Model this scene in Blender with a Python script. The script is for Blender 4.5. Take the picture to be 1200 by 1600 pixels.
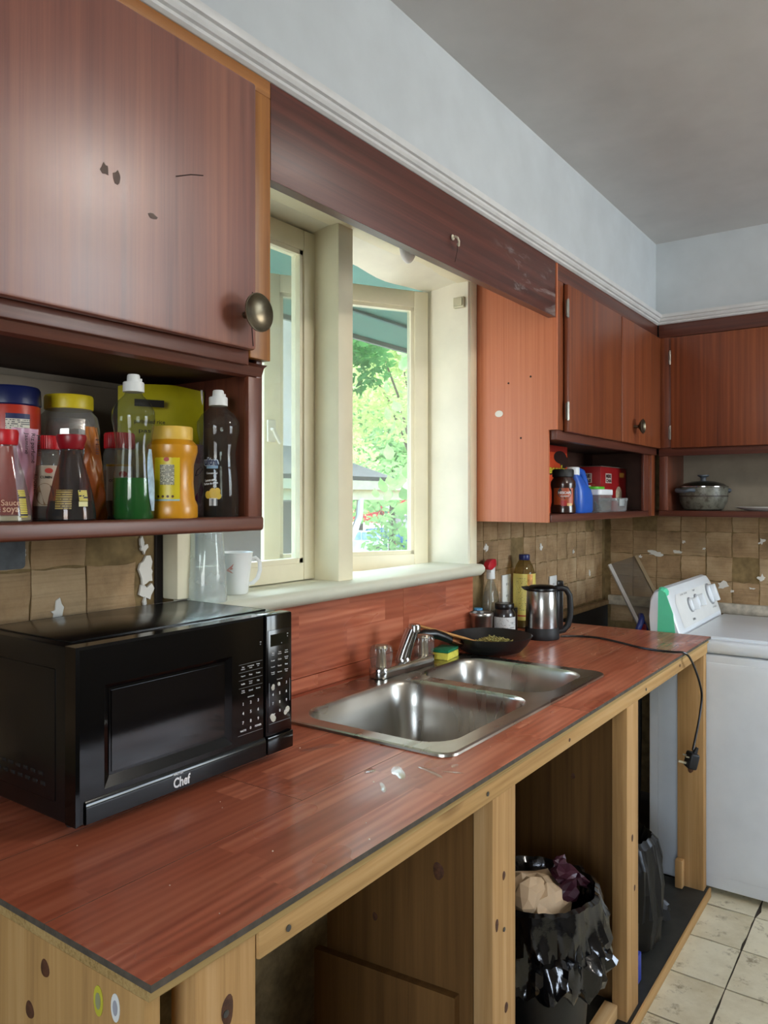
import bpy, bmesh, math, random
from mathutils import Vector, Matrix, noise as mnoise
random.seed(7)
for o in list(bpy.data.objects): bpy.data.objects.remove(o)
sc = bpy.context.scene
COL = sc.collection
R = math.radians
# ------------------------------------------------------------------ camera, sky, sun, exposure
cd = bpy.data.cameras.new('camera'); cam = bpy.data.objects.new('camera', cd); COL.objects.link(cam)
cam.location = (0, -1.272, 1.4)
cam.rotation_euler = (R(90), 0, R(35.533 - 90))
cd.sensor_fit = 'AUTO'; cd.sensor_width = 36; cd.lens = 27.0
cd.shift_y = -21 / 1600; cd.clip_start = .02; cd.clip_end = 400
sc.camera = cam
w = bpy.data.worlds.new('sky'); sc.world = w; w.use_nodes = True
nt = w.node_tree; nt.nodes.clear()
sky = nt.nodes.new('ShaderNodeTexSky'); sky.sky_type = 'NISHITA'; sky.sun_disc = False
sky.sun_elevation = R(58); sky.sun_rotation = R(35); sky.air_density = 1.2; sky.dust_density = 3.0
bg = nt.nodes.new('ShaderNodeBackground'); bg.inputs['Strength'].default_value = 1.5
wo = nt.nodes.new('ShaderNodeOutputWorld')
nt.links.new(sky.outputs[0], bg.inputs[0]); nt.links.new(bg.outputs[0], wo.inputs[0])
sl = bpy.data.lights.new('sun', 'SUN'); sl.energy = 7.5; sl.angle = R(.6); sl.color = (1, .95, .86)
sun = bpy.data.objects.new('sun', sl); COL.objects.link(sun)
sun.rotation_euler = Vector((.62, .30, -1.15)).to_track_quat('-Z', 'Y').to_euler()
# daylight that comes in through the window of the opposite wall (window_2)
al = bpy.data.lights.new('daylight', 'AREA'); al.shape = 'RECTANGLE'; al.size = 1.3; al.size_y = 1.1; al.energy = 34; al.color = (.86, .93, 1)
ao = bpy.data.objects.new('daylight', al); COL.objects.link(ao); ao.location = (2.9, -3.46, 1.6)
ao.rotation_euler = (R(90), 0, 0)
# daylight through the window of the wall behind the camera (window_3)
bl_ = bpy.data.lights.new('daylight', 'AREA'); bl_.shape = 'RECTANGLE'; bl_.size = 1.1; bl_.size_y = 1.2; bl_.energy = 24; bl_.color = (.95, .97, 1)
bo_ = bpy.data.objects.new('daylight', bl_); COL.objects.link(bo_); bo_.location = (-1.78, -1.75, 1.5); bo_.rotation_euler = (R(90), 0, R(-90))
LAMP = (1.75, -1.80, 2.405); LAMP_E = 108
vs = sc.view_settings
vs.view_transform = 'Standard'; vs.look = 'None'; vs.exposure = 0.45; vs.gamma = 1.0; vs.use_curve_mapping = False

# ------------------------------------------------------------------ materials
def lin(h):
    h = h.lstrip('#'); r = [int(h[i:i+2], 16) / 255 for i in (0, 2, 4)]
    return tuple(x / 12.92 if x <= .04045 else ((x + .055) / 1.055) ** 2.4 for x in r) + (1,)
MC = {}
class NT:
    def __init__(s, name):
        s.m = bpy.data.materials.new(name); s.m.use_nodes = True
        s.t = s.m.node_tree; s.t.nodes.clear()
        s.o = s.n('ShaderNodeOutputMaterial')
    def n(s, t, **k):
        x = s.t.nodes.new(t)
        for a, b in k.items():
            if hasattr(x, a): setattr(x, a, b)
        return x
    def l(s, a, b): s.t.links.new(a, b)
    def coord(s, scale=(1, 1, 1), rnd=True):
        tc = s.n('ShaderNodeTexCoord'); mp = s.n('ShaderNodeMapping'); mp.inputs['Scale'].default_value = scale
        if rnd:
            oi = s.n('ShaderNodeObjectInfo'); ad = s.n('ShaderNodeVectorMath', operation='SCALE')
            cx = s.n('ShaderNodeCombineXYZ')
            for i in range(3): s.l(oi.outputs['Random'], cx.inputs[i])
            s.l(cx.outputs[0], ad.inputs[0]); ad.inputs['Scale'].default_value = 7.3
            a2 = s.n('ShaderNodeVectorMath', operation='ADD')
            s.l(tc.outputs['Object'], a2.inputs[0]); s.l(ad.outputs[0], a2.inputs[1]); s.l(a2.outputs[0], mp.inputs['Vector'])
        else: s.l(tc.outputs['Object'], mp.inputs['Vector'])
        return mp.outputs[0]
    def noise(s, vec, scale, detail=4, rough=.55, dist=0):
        x = s.n('ShaderNodeTexNoise'); x.inputs['Scale'].default_value = scale; x.inputs['Detail'].default_value = detail
        x.inputs['Roughness'].default_value = rough; x.inputs['Distortion'].default_value = dist
        s.l(vec, x.inputs['Vector']); return x.outputs['Fac']
    def ramp(s, fac, stops, interp='LINEAR'):
        x = s.n('ShaderNodeValToRGB'); x.color_ramp.interpolation = interp
        e = x.color_ramp.elements
        while len(e) < len(stops): e.new(.5)
        for i, (p, c) in enumerate(stops): e[i].position = p; e[i].color = c if len(c) == 4 else tuple(c) + (1,)
        s.l(fac, x.inputs[0]); return x.outputs[0]
    def mix(s, f, a, b, mode='MIX'):
        x = s.n('ShaderNodeMix'); x.data_type = 'RGBA'; x.blend_type = mode
        for sock, v in ((x.inputs[0], f), (x.inputs[6], a), (x.inputs[7], b)):
            if hasattr(v, 'links'): s.l(v, sock)
            else: sock.default_value = v
        return x.outputs[2]
    def math(s, op, a, b=0.0):
        x = s.n('ShaderNodeMath', operation=op)
        for i, v in enumerate((a, b)):
            if hasattr(v, 'links'): s.l(v, x.inputs[i])
            else: x.inputs[i].default_value = v
        return x.outputs[0]
    def bsdf(s, col, rough=.5, metal=0, coat=0, spec=.5, bump=None, bs=.3, bd=.002, **k):
        b = s.n('ShaderNodeBsdfPrincipled')
        for nm, v in (('Base Color', col), ('Roughness', rough), ('Metallic', metal), ('Coat Weight', coat), ('Specular IOR Level', spec)):
            if hasattr(v, 'links'): s.l(v, b.inputs[nm])
            else: b.inputs[nm].default_value = v
        b.inputs['Coat Roughness'].default_value = k.get('coat_rough', .32)
        if 'sheen' in k: b.inputs['Sheen Weight'].default_value = k['sheen']
        if 'sub' in k:
            b.inputs['Subsurface Weight'].default_value = k['sub']; b.inputs['Subsurface Radius'].default_value = (.01, .01, .01)
        if 'trans' in k: b.inputs['Transmission Weight'].default_value = k['trans']
        if bump is not None:
            bp = s.n('ShaderNodeBump'); bp.inputs['Strength'].default_value = bs; bp.inputs['Distance'].default_value = bd
            s.l(bump, bp.inputs['Height']); s.l(bp.outputs[0], b.inputs['Normal'])
        s.l(b.outputs[0], s.o.inputs[0]); return b
def plain(name, hx, rough=.5, metal=0, coat=0, var=.12, sc_=12, bs=.08, bsc=60, spec=.5, **k):
    if name in MC: return MC[name]
    n = NT(name); c = lin(hx); v = n.coord()
    d = tuple(x * (1 - var) for x in c[:3]) + (1,); u = tuple(min(1, x * (1 + var)) for x in c[:3]) + (1,)
    f = n.noise(v, sc_, 4)
    col = n.ramp(f, [(.3, d), (.7, u)])
    bp = n.noise(v, bsc, 3)
    n.bsdf(col, rough, metal, coat, spec, bp, bs, .002, **k)
    MC[name] = n.m; return n.m
def wood(name, dark, mid, light, axis='z', rough=.38, coat=.25, fine=1.0, knots=0, spec=.45, blot=.35, streak=70, coat_rough=.32):
    if name in MC: return MC[name]
    n = NT(name)
    s3 = {'x': (1.2, streak, streak), 'y': (streak, 1.2, streak), 'z': (streak, streak, 1.2)}[axis]
    s1 = {'x': (.5, 9, 9), 'y': (9, .5, 9), 'z': (9, 9, .5)}[axis]
    v = n.coord(s3); v1 = n.coord(s1); v0 = n.coord()
    f = n.noise(v, 1, 6, .65, .4); g = n.noise(v1, 1, 3, .5, .8); h = n.noise(v0, 2.5, 3, .5)
    a = n.math('ADD', n.math('MULTIPLY', f, .68), n.math('MULTIPLY', g, .32))
    col = n.ramp(a, [(.34, lin(dark)), (.5, lin(mid)), (.68, lin(light))])
    col = n.mix(n.math('MULTIPLY', h, blot), col, lin(dark))
    if knots:
        vo = n.n('ShaderNodeTexVoronoi'); vo.inputs['Scale'].default_value = knots
        s2 = {'x': (.45, 1, 1), 'y': (1, .45, 1), 'z': (1, 1, .45)}[axis]
        n.l(n.coord(s2), vo.inputs['Vector'])
        k = n.ramp(vo.outputs['Distance'], [(0, (1, 1, 1, 1)), (.07, (.8, .8, .8, 1)), (.15, (0, 0, 0, 1))])
        col = n.mix(k, col, lin('#4a2a14'))
    n.bsdf(col, n.math('ADD', n.math('MULTIPLY', f, .16), rough - .08), 0, coat, spec, f, .12, .0015, coat_rough=coat_rough)
    MC[name] = n.m; return n.m
def clear(name, tint='#f4f8f6', rough=.03, haze=.06, ior=1.45, hazecol='#e8ecec'):
    if name in MC: return MC[name]
    n = NT(name); tr = n.n('ShaderNodeBsdfTransparent'); tr.inputs[0].default_value = lin(tint)
    gl = n.n('ShaderNodeBsdfGlossy'); gl.inputs['Roughness'].default_value = rough
    df = n.n('ShaderNodeBsdfDiffuse'); df.inputs[0].default_value = lin(hazecol)
    lw = n.n('ShaderNodeLayerWeight'); lw.inputs['Blend'].default_value = .5
    sch = n.math('ADD', n.math('MULTIPLY', n.math('POWER', lw.outputs['Facing'], 4.0), .6), ((ior-1)/(ior+1))**2)
    m1 = n.n('ShaderNodeMixShader'); m2 = n.n('ShaderNodeMixShader')
    v = n.coord(); f = n.noise(v, 9, 5)
    hz = n.math('MULTIPLY', f, haze * 2)
    n.l(hz, m1.inputs[0]); n.l(tr.outputs[0], m1.inputs[1]); n.l(df.outputs[0], m1.inputs[2])
    n.l(sch, m2.inputs[0]); n.l(m1.outputs[0], m2.inputs[1]); n.l(gl.outputs[0], m2.inputs[2])
    n.l(m2.outputs[0], n.o.inputs[0]); MC[name] = n.m; return n.m
def printed(name, bgc, ink, rows=240, rough=.45, cut=.5, dens=.5, axis='z'):
    """paper label with rows of print too small to read"""
    if name in MC: return MC[name]
    n = NT(name); tc = n.n('ShaderNodeTexCoord'); sp = n.n('ShaderNodeSeparateXYZ'); n.l(tc.outputs['Object'], sp.inputs[0])
    z = sp.outputs['Z']; row = n.math('FLOOR', n.math('MULTIPLY', z, rows)); fr = n.math('FRACT', n.math('MULTIPLY', z, rows))
    on = n.math('GREATER_THAN', fr, cut)
    cb = n.n('ShaderNodeCombineXYZ'); s_ = n.math('ADD', sp.outputs['X'], n.math('MULTIPLY', sp.outputs['Y'], 1.0))
    n.l(n.math('MULTIPLY', s_, 330.0), cb.inputs[0]); n.l(n.math('MULTIPLY', row, 3.7), cb.inputs[1])
    nf = n.noise(cb.outputs[0], 1, 2); on2 = n.math('GREATER_THAN', nf, 1 - dens)
    col = n.mix(n.math('MULTIPLY', on, on2), lin(bgc), lin(ink))
    n.bsdf(col, rough); MC[name] = n.m; return n.m

M_door = wood('mahogany_door', '#66332a', '#844a3a', '#9c6048', 'z', .42, 1.0, blot=.2, coat_rough=.38, spec=.8)
M_door2 = wood('teak_door', '#5a2a17', '#7d3f20', '#98552d', 'z', .42, .2, blot=.3)
M_door2y = M_door2
M_frameh = wood('mahogany_rail', '#3e1d14', '#5e3022', '#74402c', 'x', .4, .3)
M_framey = wood('mahogany_rail_side', '#3e1d14', '#5e3022', '#74402c', 'y', .4, .3)
M_framev = wood('mahogany_stile', '#46221a', '#683624', '#7e4630', 'z', .4, .3)
M_oakv = wood('honey_stile', '#7a4a1c', '#9a6229', '#b07636', 'z', .45, .2, blot=.2)
M_oakh = wood('honey_rail', '#7a4a1c', '#9a6229', '#b07636', 'x', .45, .2, blot=.2)
M_panel = wood('daylit_veneer', '#b4613d', '#c4744e', '#cf845e', 'z', .45, .15, blot=.15, streak=130)  # door veneer with the window daylight painted in as lighter orange
M_lumx = wood('lumber_x', '#987346', '#b8925f', '#cbaa7c', 'x', .75, 0, knots=5, spec=.15, blot=.2, streak=45)
M_lumz = wood('lumber_z', '#906c42', '#b08856', '#c6a172', 'z', .7, 0, knots=5, spec=.2, blot=.2, streak=45)
M_ply = wood('plywood', '#8c6a42', '#ab8551', '#be9a68', 'z', .72, 0, knots=3.6, spec=.2, blot=.3, streak=40)
M_plyd = wood('plywood_panel', '#54391c', '#6b4b26', '#7d5a30', 'z', .75, 0, knots=4, spec=.2, blot=.35, streak=40)  # older brown plywood, darkened further for the shade under the counter

def m_valance():
    n = NT('dark_valance'); v = n.coord((1.2, 60, 60)); v0 = n.coord((1, 1, 1), False)
    f = n.noise(v, 1, 5, .6, .5)
    col = n.ramp(f, [(.3, lin('#3c1c15')), (.55, lin('#55291f')), (.75, lin('#683528'))])
    sm = n.noise(n.coord((5, 5, 22), False), 1.3, 5, .7, .6)
    tc = n.n('ShaderNodeTexCoord'); sp = n.n('ShaderNodeSeparateXYZ'); n.l(tc.outputs['Object'], sp.inputs[0])
    mk = n.math('MULTIPLY', n.ramp(sm, [(.54, (0, 0, 0, 1)), (.68, (1, 1, 1, 1))]), n.ramp(n.math('DIVIDE', sp.outputs['X'], 1.3), [(.66, (0, 0, 0, 1)), (.8, (.55, .55, .55, 1))]))
    col = n.mix(mk, col, lin('#a9a5a2'))
    n.bsdf(col, .45, 0, .15, .4, f, .08, .001); return n.m
M_val = m_valance()

def m_laminate(name, ax='x', along=1.0):
    """printed three-strip cherry laminate; strips run along x"""
    n = NT(name); tc = n.n('ShaderNodeTexCoord'); sp = n.n('ShaderNodeSeparateXYZ'); n.l(tc.outputs['Object'], sp.inputs[0])
    oi = n.n('ShaderNodeObjectInfo'); rn = n.math('MULTIPLY', oi.outputs['Random'], 31.0)
    X = sp.outputs['X']; Yc = n.math('ADD', sp.outputs['Y'], sp.outputs['Z']) if ax == 'z' else sp.outputs['Y']
    row = n.math('FLOOR', n.math('DIVIDE', Yc, .0655)); 
    wn = n.n('ShaderNodeTexWhiteNoise'); wn.noise_dimensions = '2D'; cb = n.n('ShaderNodeCombineXYZ'); n.l(row, cb.inputs[0]); n.l(rn, cb.inputs[1]); n.l(cb.outputs[0], wn.inputs['Vector'])
    u = n.math('FLOOR', n.math('ADD', n.math('DIVIDE', X, .37), n.math('MULTIPLY', wn.outputs['Value'], 5.0)))
    w2 = n.n('ShaderNodeTexWhiteNoise'); w2.noise_dimensions = '3D'; c2 = n.n('ShaderNodeCombineXYZ'); n.l(row, c2.inputs[0]); n.l(u, c2.inputs[1]); n.l(rn, c2.inputs[2]); n.l(c2.outputs[0], w2.inputs['Vector'])
    tone = w2.outputs['Value']
    off = n.n('ShaderNodeVectorMath', operation='ADD'); sc2 = n.n('ShaderNodeVectorMath', operation='SCALE'); sc2.inputs['Scale'].default_value = 9
    n.l(w2.outputs['Color'], sc2.inputs[0]); n.l(tc.outputs['Object'], off.inputs[0]); n.l(sc2.outputs[0], off.inputs[1])
    mp = n.n('ShaderNodeMapping'); mp.inputs['Scale'].default_value = (1.8, 17, 17); n.l(off.outputs[0], mp.inputs['Vector'])
    g = n.noise(mp.outputs[0], 1, 4, .5, 1.3)
    gw = n.n('ShaderNodeTexWave'); gw.wave_type = 'BANDS'; gw.bands_direction = 'Y' if ax != 'z' else 'Z'; gw.inputs['Scale'].default_value = 1.0
    gw.inputs['Distortion'].default_value = 5; gw.inputs['Detail'].default_value = 2; n.l(mp.outputs[0], gw.inputs['Vector'])
    a = n.math('ADD', n.math('MULTIPLY', g, .86), n.math('MULTIPLY', gw.outputs['Fac'], .14))
    col = n.ramp(a, [(.3, lin('#8f4630')), (.5, lin('#b8664a')), (.7, lin('#cf8262'))])
    col = n.mix(n.math('MULTIPLY', tone, .7), col, lin('#94492f'))
    wear = n.noise(n.coord((1, 1, 1)), 75, 5, .7)
    col = n.mix(n.ramp(wear, [(.68, (0, 0, 0, 1)), (.8, (.2, .2, .2, 1))]), col, lin('#b98570'))
    sm = n.noise(n.coord((3, 7, 7), False), 1.4, 1.5, .5)
    rough = n.ramp(sm, [(.3, (.24,) * 3 + (1,)), (.72, (.40,) * 3 + (1,))])
    n.bsdf(col, rough, 0, .0, .5, g, .03, .0006); return n.m
M_lam = m_laminate('laminate_top'); M_lamz = m_laminate('laminate_splash', 'z')
M_lamedge = plain('laminate_edge', '#4a4238', .8, var=.3, sc_=60)
M_plyedge = wood('plywood_edge', '#7a6238', '#a88a58', '#bba06c', 'x', .8, 0, spec=.2, streak=260)

def m_residue(name):
    """bare adhesive left where wall tiles came off"""
    n = NT(name); v = n.coord(); 
    rib = n.noise(n.coord((4, 4, 120)), 1, 3, .5, .5)
    a = n.noise(v, 9, 6, .65); b = n.noise(v, 2.2, 3)
    col = n.ramp(a, [(.28, lin('#80684c')), (.5, lin('#a58764')), (.72, lin('#bca07c'))])
    oi = n.n('ShaderNodeObjectInfo')
    col = n.mix(n.math('MULTIPLY', oi.outputs['Random'], .22), col, lin('#7a6448'))
    col = n.mix(n.ramp(b, [(.52, (0, 0, 0, 1)), (.74, (.6, .6, .6, 1))]), col, lin('#bfa987'))
    col = n.mix(n.ramp(rib, [(.36, (.16, .16, .16, 1)), (.5, (0, 0, 0, 1))]), col, lin('#5c4730'))
    ht = n.math('ADD', n.math('MULTIPLY', rib, .5), a)
    n.bsdf(col, .85, 0, 0, .2, ht, .9, .006); return n.m
M_res = m_residue('tile_adhesive')
M_resbase = plain('adhesive_joint', '#7f6a48', .9, var=.3, sc_=25, bs=.4, bsc=50, spec=.2)
M_plaster = plain('plaster_chip', '#dcd8cf', .8, var=.05)
def m_paint(name, base, spot, amt=.62, rough=.4, sc_=40, bs=.25):
    n = NT(name); v = n.coord((1, 1, 1), True)
    a = n.noise(v, 6, 4); s_ = n.noise(v, sc_, 5, .7); b = n.noise(v, 1.5, 2)
    c = lin(base); d = tuple(x * .88 for x in c[:3]) + (1,)
    col = n.ramp(a, [(.3, d), (.7, c)])
    col = n.mix(n.ramp(s_, [(amt, (0, 0, 0, 1)), (amt + .04, (1, 1, 1, 1))]), col, lin(spot))
    n.bsdf(col, rough, 0, 0, .45, n.noise(v, 30, 4), bs, .003); return n.m
M_cream = m_paint('cream_gloss_paint', '#efe7c9', '#8a7a5a', .76)
M_creamw = m_paint('white_gloss_paint', '#eeead6', '#b0a484', .78)
M_sill = m_paint('sill_paint', '#dcdcc8', '#4a4a3c', .70, .4, 55)
M_white = m_paint('soffit_paint', '#c4ccd0', '#7d7f80', .80, .55, 30, .08)
M_ceil = m_paint('ceiling_paint', '#c2c0bd', '#a8a5a0', .80, .36, 8, .08)
M_mould = plain('moulding_paint', '#c9cbcb', .45, var=.08)
M_wallpaint = plain('room_wall_paint', '#8f8474', .6, var=.06)
M_blackbrd = plain('black_board', '#121416', .7, var=.3)
M_teal = m_paint('teal_soffit_paint', '#5f9a90', '#3f6f6a', .72, .6, 10, .1)

M_steel = NT('sink_steel'); _v = M_steel.coord((3, 60, 3), False); _f = M_steel.noise(_v, 1, 4)
_s = M_steel.noise(M_steel.coord((1, 3, 1)), 5, 2, .5)
M_steel.bsdf(M_steel.ramp(_s, [(.35, lin('#a8a49b')), (.7, lin('#c8c4bb'))]), M_steel.ramp(_s, [(.3, (.24,) * 3 + (1,)), (.75, (.36,) * 3 + (1,))]), 1.0, 0, .5); M_steel = M_steel.m
M_chrome = plain('dull_chrome', '#b9b9b8', .16, 1, var=.12)
M_brass = plain('aged_brass', '#6d6656', .34, 1, var=.35, sc_=30)
M_hinge = plain('hinge_metal', '#8e8c86', .3, 1, var=.2)
M_black = plain('black_plastic', '#0c0c0d', .3, var=.2, bs=.02)
M_blackm = plain('black_matte', '#141415', .55, var=.2)
M_blackg = plain('black_gloss', '#060607', .12, var=.1, bs=.0, spec=.35)
M_glassdark = plain('oven_window', '#0d0b0c', .08, var=.1, bs=0, spec=.5)
M_printw = plain('white_print', '#d8d8d8', .5, var=.02, bs=0)
M_enamel = plain('washer_enamel', '#dfe3e6', .28, var=.03, coat=.3, bs=.01)
M_enamel2 = plain('washer_panel', '#dcdcd8', .4, var=.03, bs=.01)
M_mint = plain('mint_tape', '#5fd3a4', .4, var=.05)
M_bag = plain('bin_bag_film', '#08080a', .16, var=.2, bs=.55, bsc=38, spec=.7)
M_bin = plain('bin_plastic', '#0e0f10', .45, var=.2)
M_paper = plain('brown_paper', '#b69a78', .75, var=.1, bs=.4, bsc=22)
M_onion = plain('red_onion_skin', '#3a1622', .45, var=.35, bs=.4, bsc=40)
M_pane = clear('window_glass', '#eef5f2', .02, .10, 1.45, '#dfe4e4')
M_clear = clear('clear_plastic', '#e8ebe6', .05, .035)
M_tumbler = clear('frosted_tumbler', '#f2f6f4', .08, .26)
M_pet = clear('bottle_plastic', '#dfe4de', .05, .015)
M_green = plain('green_soap', '#0f7a1c', .12, var=.1, coat=.3, trans=.35, bs=0)
M_soy = plain('soy_sauce', '#0d0705', .12, var=.2, coat=.4, bs=0)
M_redcap = plain('red_cap', '#b3121c', .35, var=.08)
M_dredcap = plain('dark_red_cap', '#8a0f1c', .35, var=.08)
M_wcap = plain('white_cap', '#e4e6e4', .4, var=.03)
M_ycap = plain('yellow_cap', '#d8bf1e', .4, var=.06)
M_bluecap = plain('navy_cap', '#141d4e', .35, var=.1)
# ------------------------------------------------------------------ mesh helpers
class MB:
    def __init__(s): s.bm = bmesh.new(); s.mi = 0
    def _new(s, fs):
        for f in fs: f.material_index = s.mi
    def box(s, x0, x1, y0, y1, z0, z1, bev=0, seg=2, M=None):
        b = bmesh.new(); bmesh.ops.create_cube(b, size=1)
        for v in b.verts: v.co = Vector(((x0+x1)/2 + v.co.x*(x1-x0), (y0+y1)/2 + v.co.y*(y1-y0), (z0+z1)/2 + v.co.z*(z1-z0)))
        if bev: bmesh.ops.bevel(b, geom=b.edges[:], offset=bev, segments=seg, affect='EDGES', profile=.5)
        return s.merge(b, M)
    def merge(s, b, M=None):
        if M is not None: bmesh.ops.transform(b, matrix=M, verts=b.verts)
        mp = {}
        for v in b.verts: mp[v] = s.bm.verts.new(v.co)
        for f in b.faces:
            try: nf = s.bm.faces.new([mp[v] for v in f.verts]); nf.material_index = s.mi; nf.smooth = f.smooth
            except ValueError: pass
        b.free(); return s
    def grid(s, rings, closed=True, cap0=True, cap1=True):
        rows = [[s.bm.verts.new(p) for p in r] for r in rings]; n = len(rows[0])
        for a, b in zip(rows, rows[1:]):
            for i in range(n if closed else n - 1):
                j = (i + 1) % n
                f = s.bm.faces.new((a[i], a[j], b[j], b[i])); f.material_index = s.mi
        if cap0: s.bm.faces.new(rows[0][::-1]).material_index = s.mi
        if cap1: s.bm.faces.new(rows[-1]).material_index = s.mi
        return s
    def lathe(s, prof, c=(0, 0, 0), n=32, sx=1, sy=1, cap0=True, cap1=True, M=None, f=None):
        rings = []
        for r, z in prof:
            ring = []
            for i in range(n):
                a = 2*math.pi*i/n; k = f(a, z) if f else 1
                p = Vector((r*k*math.cos(a)*sx, r*k*math.sin(a)*sy, z))
                if M is not None: p = M @ p
                ring.append(p + Vector(c))
            rings.append(ring)
        return s.grid(rings, True, cap0, cap1)
    def tube(s, pts, r, n=8, cap=True):
        pts = [Vector(p) for p in pts]; rings = []; up = Vector((0, 0, 1)); prev = None
        for i, p in enumerate(pts):
            t = (pts[min(i+1, len(pts)-1)] - pts[max(i-1, 0)]).normalized()
            if prev is None:
                a = t.cross(up if abs(t.z) < .9 else Vector((1, 0, 0))).normalized()
            else: a = (prev - t * prev.dot(t)).normalized()
            prev = a; b = t.cross(a); rr = r[i] if isinstance(r, (list, tuple)) else r
            rings.append([p + (a*math.cos(2*math.pi*k/n) + b*math.sin(2*math.pi*k/n))*rr for k in range(n)])
        return s.grid(rings, True, cap, cap)
    def prism(s, poly, axis, a, b, bev=0):
        def P(u, v, w): return {'x': (w, u, v), 'y': (u, w, v), 'z': (u, v, w)}[axis]
        q = bmesh.new(); A = [q.verts.new(P(u, v, a)) for u, v in poly]; B = [q.verts.new(P(u, v, b)) for u, v in poly]
        q.faces.new(A[::-1]); q.faces.new(B)
        for i in range(len(poly)):
            j = (i+1) % len(poly); q.faces.new((A[i], A[j], B[j], B[i]))
        bmesh.ops.recalc_face_normals(q, faces=q.faces)
        if bev: bmesh.ops.bevel(q, geom=q.edges[:], offset=bev, segments=2, affect='EDGES', profile=.5)
        return s.merge(q)
    def build(s, name, mat, parent=None, world=False, smooth=True, ang=38, loc=None, rot=None, recalc=True):
        if recalc: bmesh.ops.recalc_face_normals(s.bm, faces=s.bm.faces)
        off = Vector((0, 0, 0))
        if world and parent is not None:
            q = parent
            while q is not None: off += q.location; q = q.parent
        if off.length:
            for v in s.bm.verts: v.co -= off
        for e in s.bm.edges:
            if len(e.link_faces) == 2:
                e.smooth = e.calc_face_angle(0) < R(ang)
        for f in s.bm.faces: f.smooth = smooth
        me = bpy.data.meshes.new(name); s.bm.to_mesh(me); s.bm.free()
        for m in (mat if isinstance(mat, (list, tuple)) else [mat]): me.materials.append(m)
        o = bpy.data.objects.new(name, me); COL.objects.link(o)
        if parent is not None: o.parent = parent
        if loc: o.location = loc
        if rot: o.rotation_euler = rot
        return o
def tag(o, label=None, cat=None, group=None, kind=None):
    for k, v in (('label', label), ('category', cat), ('group', group), ('kind', kind)):
        if v: o[k] = v
    return o
def thing(name, loc, label, cat, group=None, rz=0, kind=None):
    o = bpy.data.objects.new(name, None); COL.objects.link(o); o.location = loc; o.rotation_euler = (0, 0, rz)
    o.empty_display_size = .05
    return tag(o, label, cat, group, kind)
def B(name, mat, parent, x0, x1, y0, y1, z0, z1, bev=.0, world=True, seg=2):
    return MB().box(x0, x1, y0, y1, z0, z1, bev, seg).build(name, mat, parent, world)
def struct(name, o): o.name = name; o['kind'] = 'structure'; return o
def copy_part(src, parent, loc, rot=None, name=None):
    o = src.copy(); COL.objects.link(o); o.parent = parent; o.location = loc
    if rot is not None: o.rotation_euler = rot
    if name: o.name = name
    return o
_tc = {}
def text_verts(s, bold=.0, shear=0):
    k = (s, bold, shear)
    if k in _tc: return _tc[k]
    cu = bpy.data.curves.new('t', 'FONT'); cu.body = s; cu.size = 1; cu.offset = bold; cu.shear = shear; cu.resolution_u = 3
    ob = bpy.data.objects.new('t', cu); COL.objects.link(ob); bpy.context.view_layer.update()
    me = bpy.data.meshes.new_from_object(ob.evaluated_get(bpy.context.evaluated_depsgraph_get()))
    vs_ = [(v.co.x, v.co.y) for v in me.vertices]; fs = [tuple(p.vertices) for p in me.polygons]
    bpy.data.objects.remove(ob); bpy.data.curves.remove(cu); bpy.data.meshes.remove(me)
    xs = [v[0] for v in vs_] or [0]; ys = [v[1] for v in vs_] or [0]
    r = (vs_, fs, min(xs), max(xs), min(ys), max(ys)); _tc[k] = r; return r
def text_on(name, items, mat, parent, fmap, world=False):
    """items: (string, centre u, centre v, width or None, height, bold, angle); fmap(u, v) -> point"""
    mb = MB()
    for it in items:
        s, u, v, wd, ht = it[:5]; bold = it[5] if len(it) > 5 else .01; an = it[6] if len(it) > 6 else 0
        vs_, fs, x0, x1, y0, y1 = text_verts(s, bold)
        sy = ht / max(y1-y0, .01); sx = wd / max(x1-x0, .01) if wd else sy
        ca, sa = math.cos(an), math.sin(an); vv = []
        for a, b in vs_:
            p, q = (a-(x0+x1)/2)*sx, (b-(y0+y1)/2)*sy
            vv.append(mb.bm.verts.new(fmap(u + p*ca - q*sa, v + p*sa + q*ca)))
        for f in fs:
            try: mb.bm.faces.new([vv[i] for i in f])
            except ValueError: pass
    o = mb.build(name, mat, parent, world, smooth=False, recalc=False); return o
def flat(o, r, u):
    o, r, u = Vector(o), Vector(r), Vector(u); return lambda a, b: o + r*a + u*b
def cyl(rad, ang0=0, sy=1, z0=0, eps=.0006):
    """u = arc length to the right as seen from outside, centred on world angle ang0; rad may be a function of z"""
    def f(a, b):
        rr = (rad(b) if callable(rad) else rad) + eps; t = ang0 + a/rr
        return Vector((rr*math.cos(t), rr*math.sin(t)*sy, z0 + b))
    return f
def patch(mb, fmap, u0, u1, v0, v1, nu=10, nv=6, outline=None):
    rows = [[mb.bm.verts.new(fmap(u0+(u1-u0)*i/nu, v0+(v1-v0)*j/nv)) for i in range(nu+1)] for j in range(nv+1)]
    for a, b in zip(rows, rows[1:]):
        for i in range(nu): mb.bm.faces.new((a[i], a[i+1], b[i+1], b[i])).material_index = mb.mi
    return mb
def disc(mb, fmap, u, v, ru, rv, n=20):
    f = mb.bm.faces.new([mb.bm.verts.new(fmap(u+ru*math.cos(2*math.pi*i/n), v+rv*math.sin(2*math.pi*i/n))) for i in range(n)])
    f.material_index = mb.mi; return mb
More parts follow.
